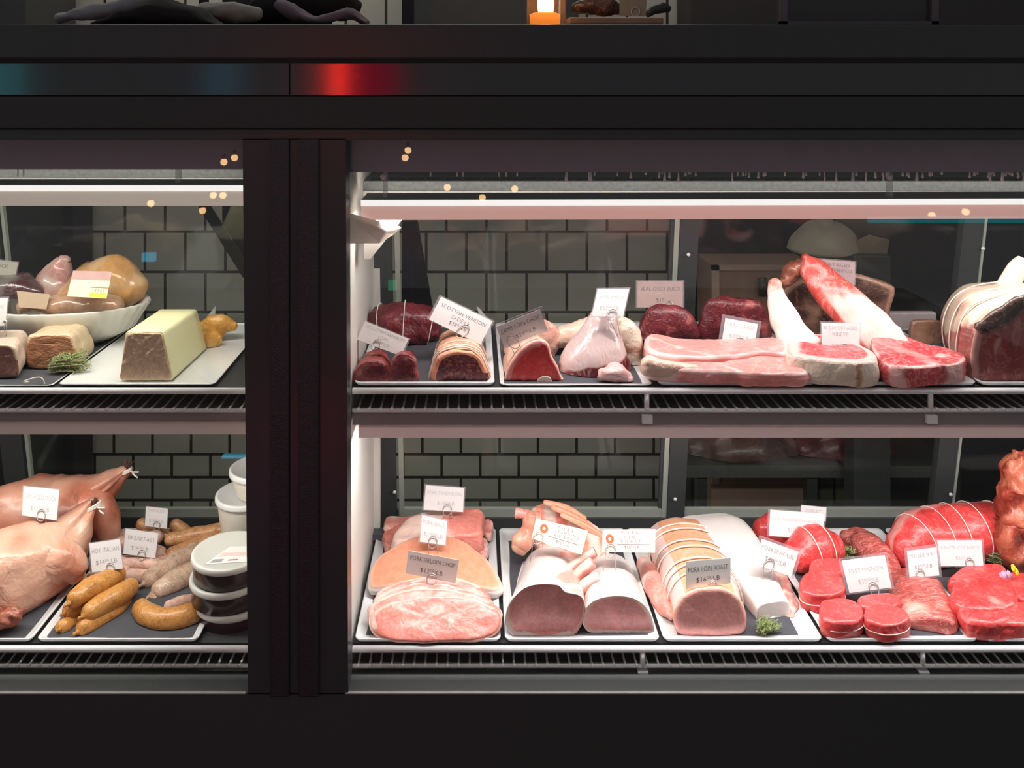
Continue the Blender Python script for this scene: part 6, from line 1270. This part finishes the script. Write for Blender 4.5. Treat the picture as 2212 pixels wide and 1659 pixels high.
single('tan_paper', prism(f_, [p+np.array((0, 0.008, 0)) for p in f_]), plain('tan_paper', (0.17, 0.13, 0.10), 0.8), 'tan crumpled paper to the right of the olive boxes', 'paper', smooth=False)
# low shelf of trays behind the lower rear doors
t_ = Thing('back_worktable', 'dark metal worktable with raised front edge behind the lower right rear door', 'worktable', (xx(1760, 2.6), 2.62, 0.0))
DM = plain('dull_dark_steel', (0.06, 0.062, 0.06), 0.35, 0.3)
a = P(1482, 1008, 2.5); b = P(2060, 1030, 2.5)
t_.part('tabletop', box(a[0], b[0], 2.5, 2.74, a[2]-0.01, a[2]), DM, smooth=False); t_.part('front_edge', box(a[0], b[0], 2.495, 2.5, a[2]-0.03, a[2]+0.003), plain('edge_steel', (0.12, 0.125, 0.12), 0.35, 0.3), smooth=False)
for px in (1500, 1735, 2040): x = P(px, 0, 2.55)[0]; t_.part('leg', box(x, x+0.03, 2.52, 2.55, 0, a[2]-0.01), DM, smooth=False)
for lb, x0, x1, m in (('dull pinkish grey stand-in for a blurred meat reflection, left of two', 1495, 1700, meat('reflected_meat_tone', (0.10, 0.055, 0.05), (0.19, 0.13, 0.12), 0.4, 20)), ('dark wine red stand-in for a blurred meat reflection, right of two', 1735, 1900, meat('reflected_red_meat_tone', (0.08, 0.016, 0.02), (0.14, 0.05, 0.05), 0.4, 20))):  # solid masses standing in for meat reflected in the rear glass
    g = log([P(x0, 975, 2.62), P((x0*2+x1)/3, 962, 2.62), P((x0+x1*2)/3, 962, 2.62), P(x1, 975, 2.62)], [(0.06, 0.035), (0.10, 0.07), (0.10, 0.07), (0.05, 0.04)], amp=0.01, sc=14, fat=lambda k, s, th, t, p: 0.3+nz(p, 14)); scale_geo(g, a[2]+0.001); single('reflection_standin', g, [m, m], lb, 'meat')

# ================================================================== the street side: what the black lacquer and the glass mirror
def lampball(px, py, L, r, k, lb):
    """a real globe bulb in front of the shop whose mirror image in the glass shows at that pixel"""
    v = P(px, py, L); c = (v[0], 2*GY-L, v[2])
    t_ = Thing('string_light', lb, 'string light', c, 'string lights over the street')
    t_.part('bulb', lathe([(0, -r), (r*0.7, -r*0.7), (r, 0), (r*0.7, r*0.7), (0, r)], c, 14), glow('warm_bulb', (1.0, 0.60, 0.28), 13.0))
    t_.part('socket', tube([(c[0], c[1], c[2]+r*0.9), (c[0], c[1], c[2]+r*2.2)], r*0.45, 8), BLACK)
lb = 'warm globe bulb over the street, mirrored '
for px, py, s in ((483, 350, 'second highest in the left window'), (506, 341, 'highest in the left window'), (325, 440, 'leftmost on the left lamp canopy'), (460, 422, 'left of a close canopy pair'), (481, 422, 'right of a close canopy pair'), (437, 455, 'lowest in the left window'),
                  (875, 341, 'lower one of the header pair'), (881, 325, 'upper one of the header pair'), (966, 405, 'on the air duct, left'), (1112, 408, 'on the air duct, right'), (1042, 427, 'just on the lit lip'), (2014, 466, 'left one at the far right'), (2087, 458, 'right one at the far right')):
    lampball(px, py, 5.2, 0.022, 8, lb+s)
def mirror_rect(px0, py0, px1, py1, L, plane=FR): 
    a = P(px0, py0, L); b = P(px1, py1, L); Y = 2*plane-L; return box(a[0], b[0], Y-0.03, Y, b[2], a[2])
def sign(name, label, cat, r, col, st, L=3.9, plane=FR):
    g = mirror_rect(*r, L, plane); single(name, g, glow(name+'_glow', col, st), label, cat, smooth=False)
sign('neon_tube', 'tall bright red neon tube across the street, mirrored in the fascia', 'neon sign', (722, 90, 740, 250), (1.0, 0.03, 0.015), 30.0)
sign('red_sign_board', 'dim red lit board beside the neon tube across the street', 'sign', (738, 90, 860, 250), (0.75, 0.0, 0.06), 1.6)
sign('teal_shop_window', 'teal lit shop window across the street at the far left', 'shop window', (-60, 90, 46, 250), (0.10, 0.42, 0.48), 2.2)
sign('blue_shop_window', 'blue grey lit shop window across the street', 'shop window', (440, 90, 520, 250), (0.12, 0.26, 0.36), 1.8)
sign('blue_lamp_board', 'blue lit board low across the street', 'sign', (588, 920, 620, 1120), (0.05, 0.16, 0.42), 4.0, 2.75)
sign('red_tail_lamp', 'red lamp low across the street, mirrored in the black post', 'lamp', (650, 870, 690, 985), (1.0, 0.0, 0.05), 12, 2.75)
sign('cyan_screen', 'small bright cyan screen across the street, mirrored in the left glass', 'screen', (305, 548, 332, 566), (0.08, 0.55, 0.85), 4.0, 4.4, GY)
sign('cyan_lamp', 'cyan lamp low across the street, mirrored beside the white cups', 'lamp', (478, 988, 528, 1004), (0.10, 0.62, 0.95), 4.0, 3.6, GY)
sign('green_lamp', 'small green lamp across the street, mirrored near the venison roast', 'lamp', (838, 608, 856, 628), (0.05, 0.75, 0.35), 2.0, 4.4, GY)
sign('teal_light_strip', 'long teal light strip across the street, mirrored below the right canopy', 'light strip', (1880, 470, 2260, 482), (0.02, 0.45, 0.52), 2.5, 4.4, GY)
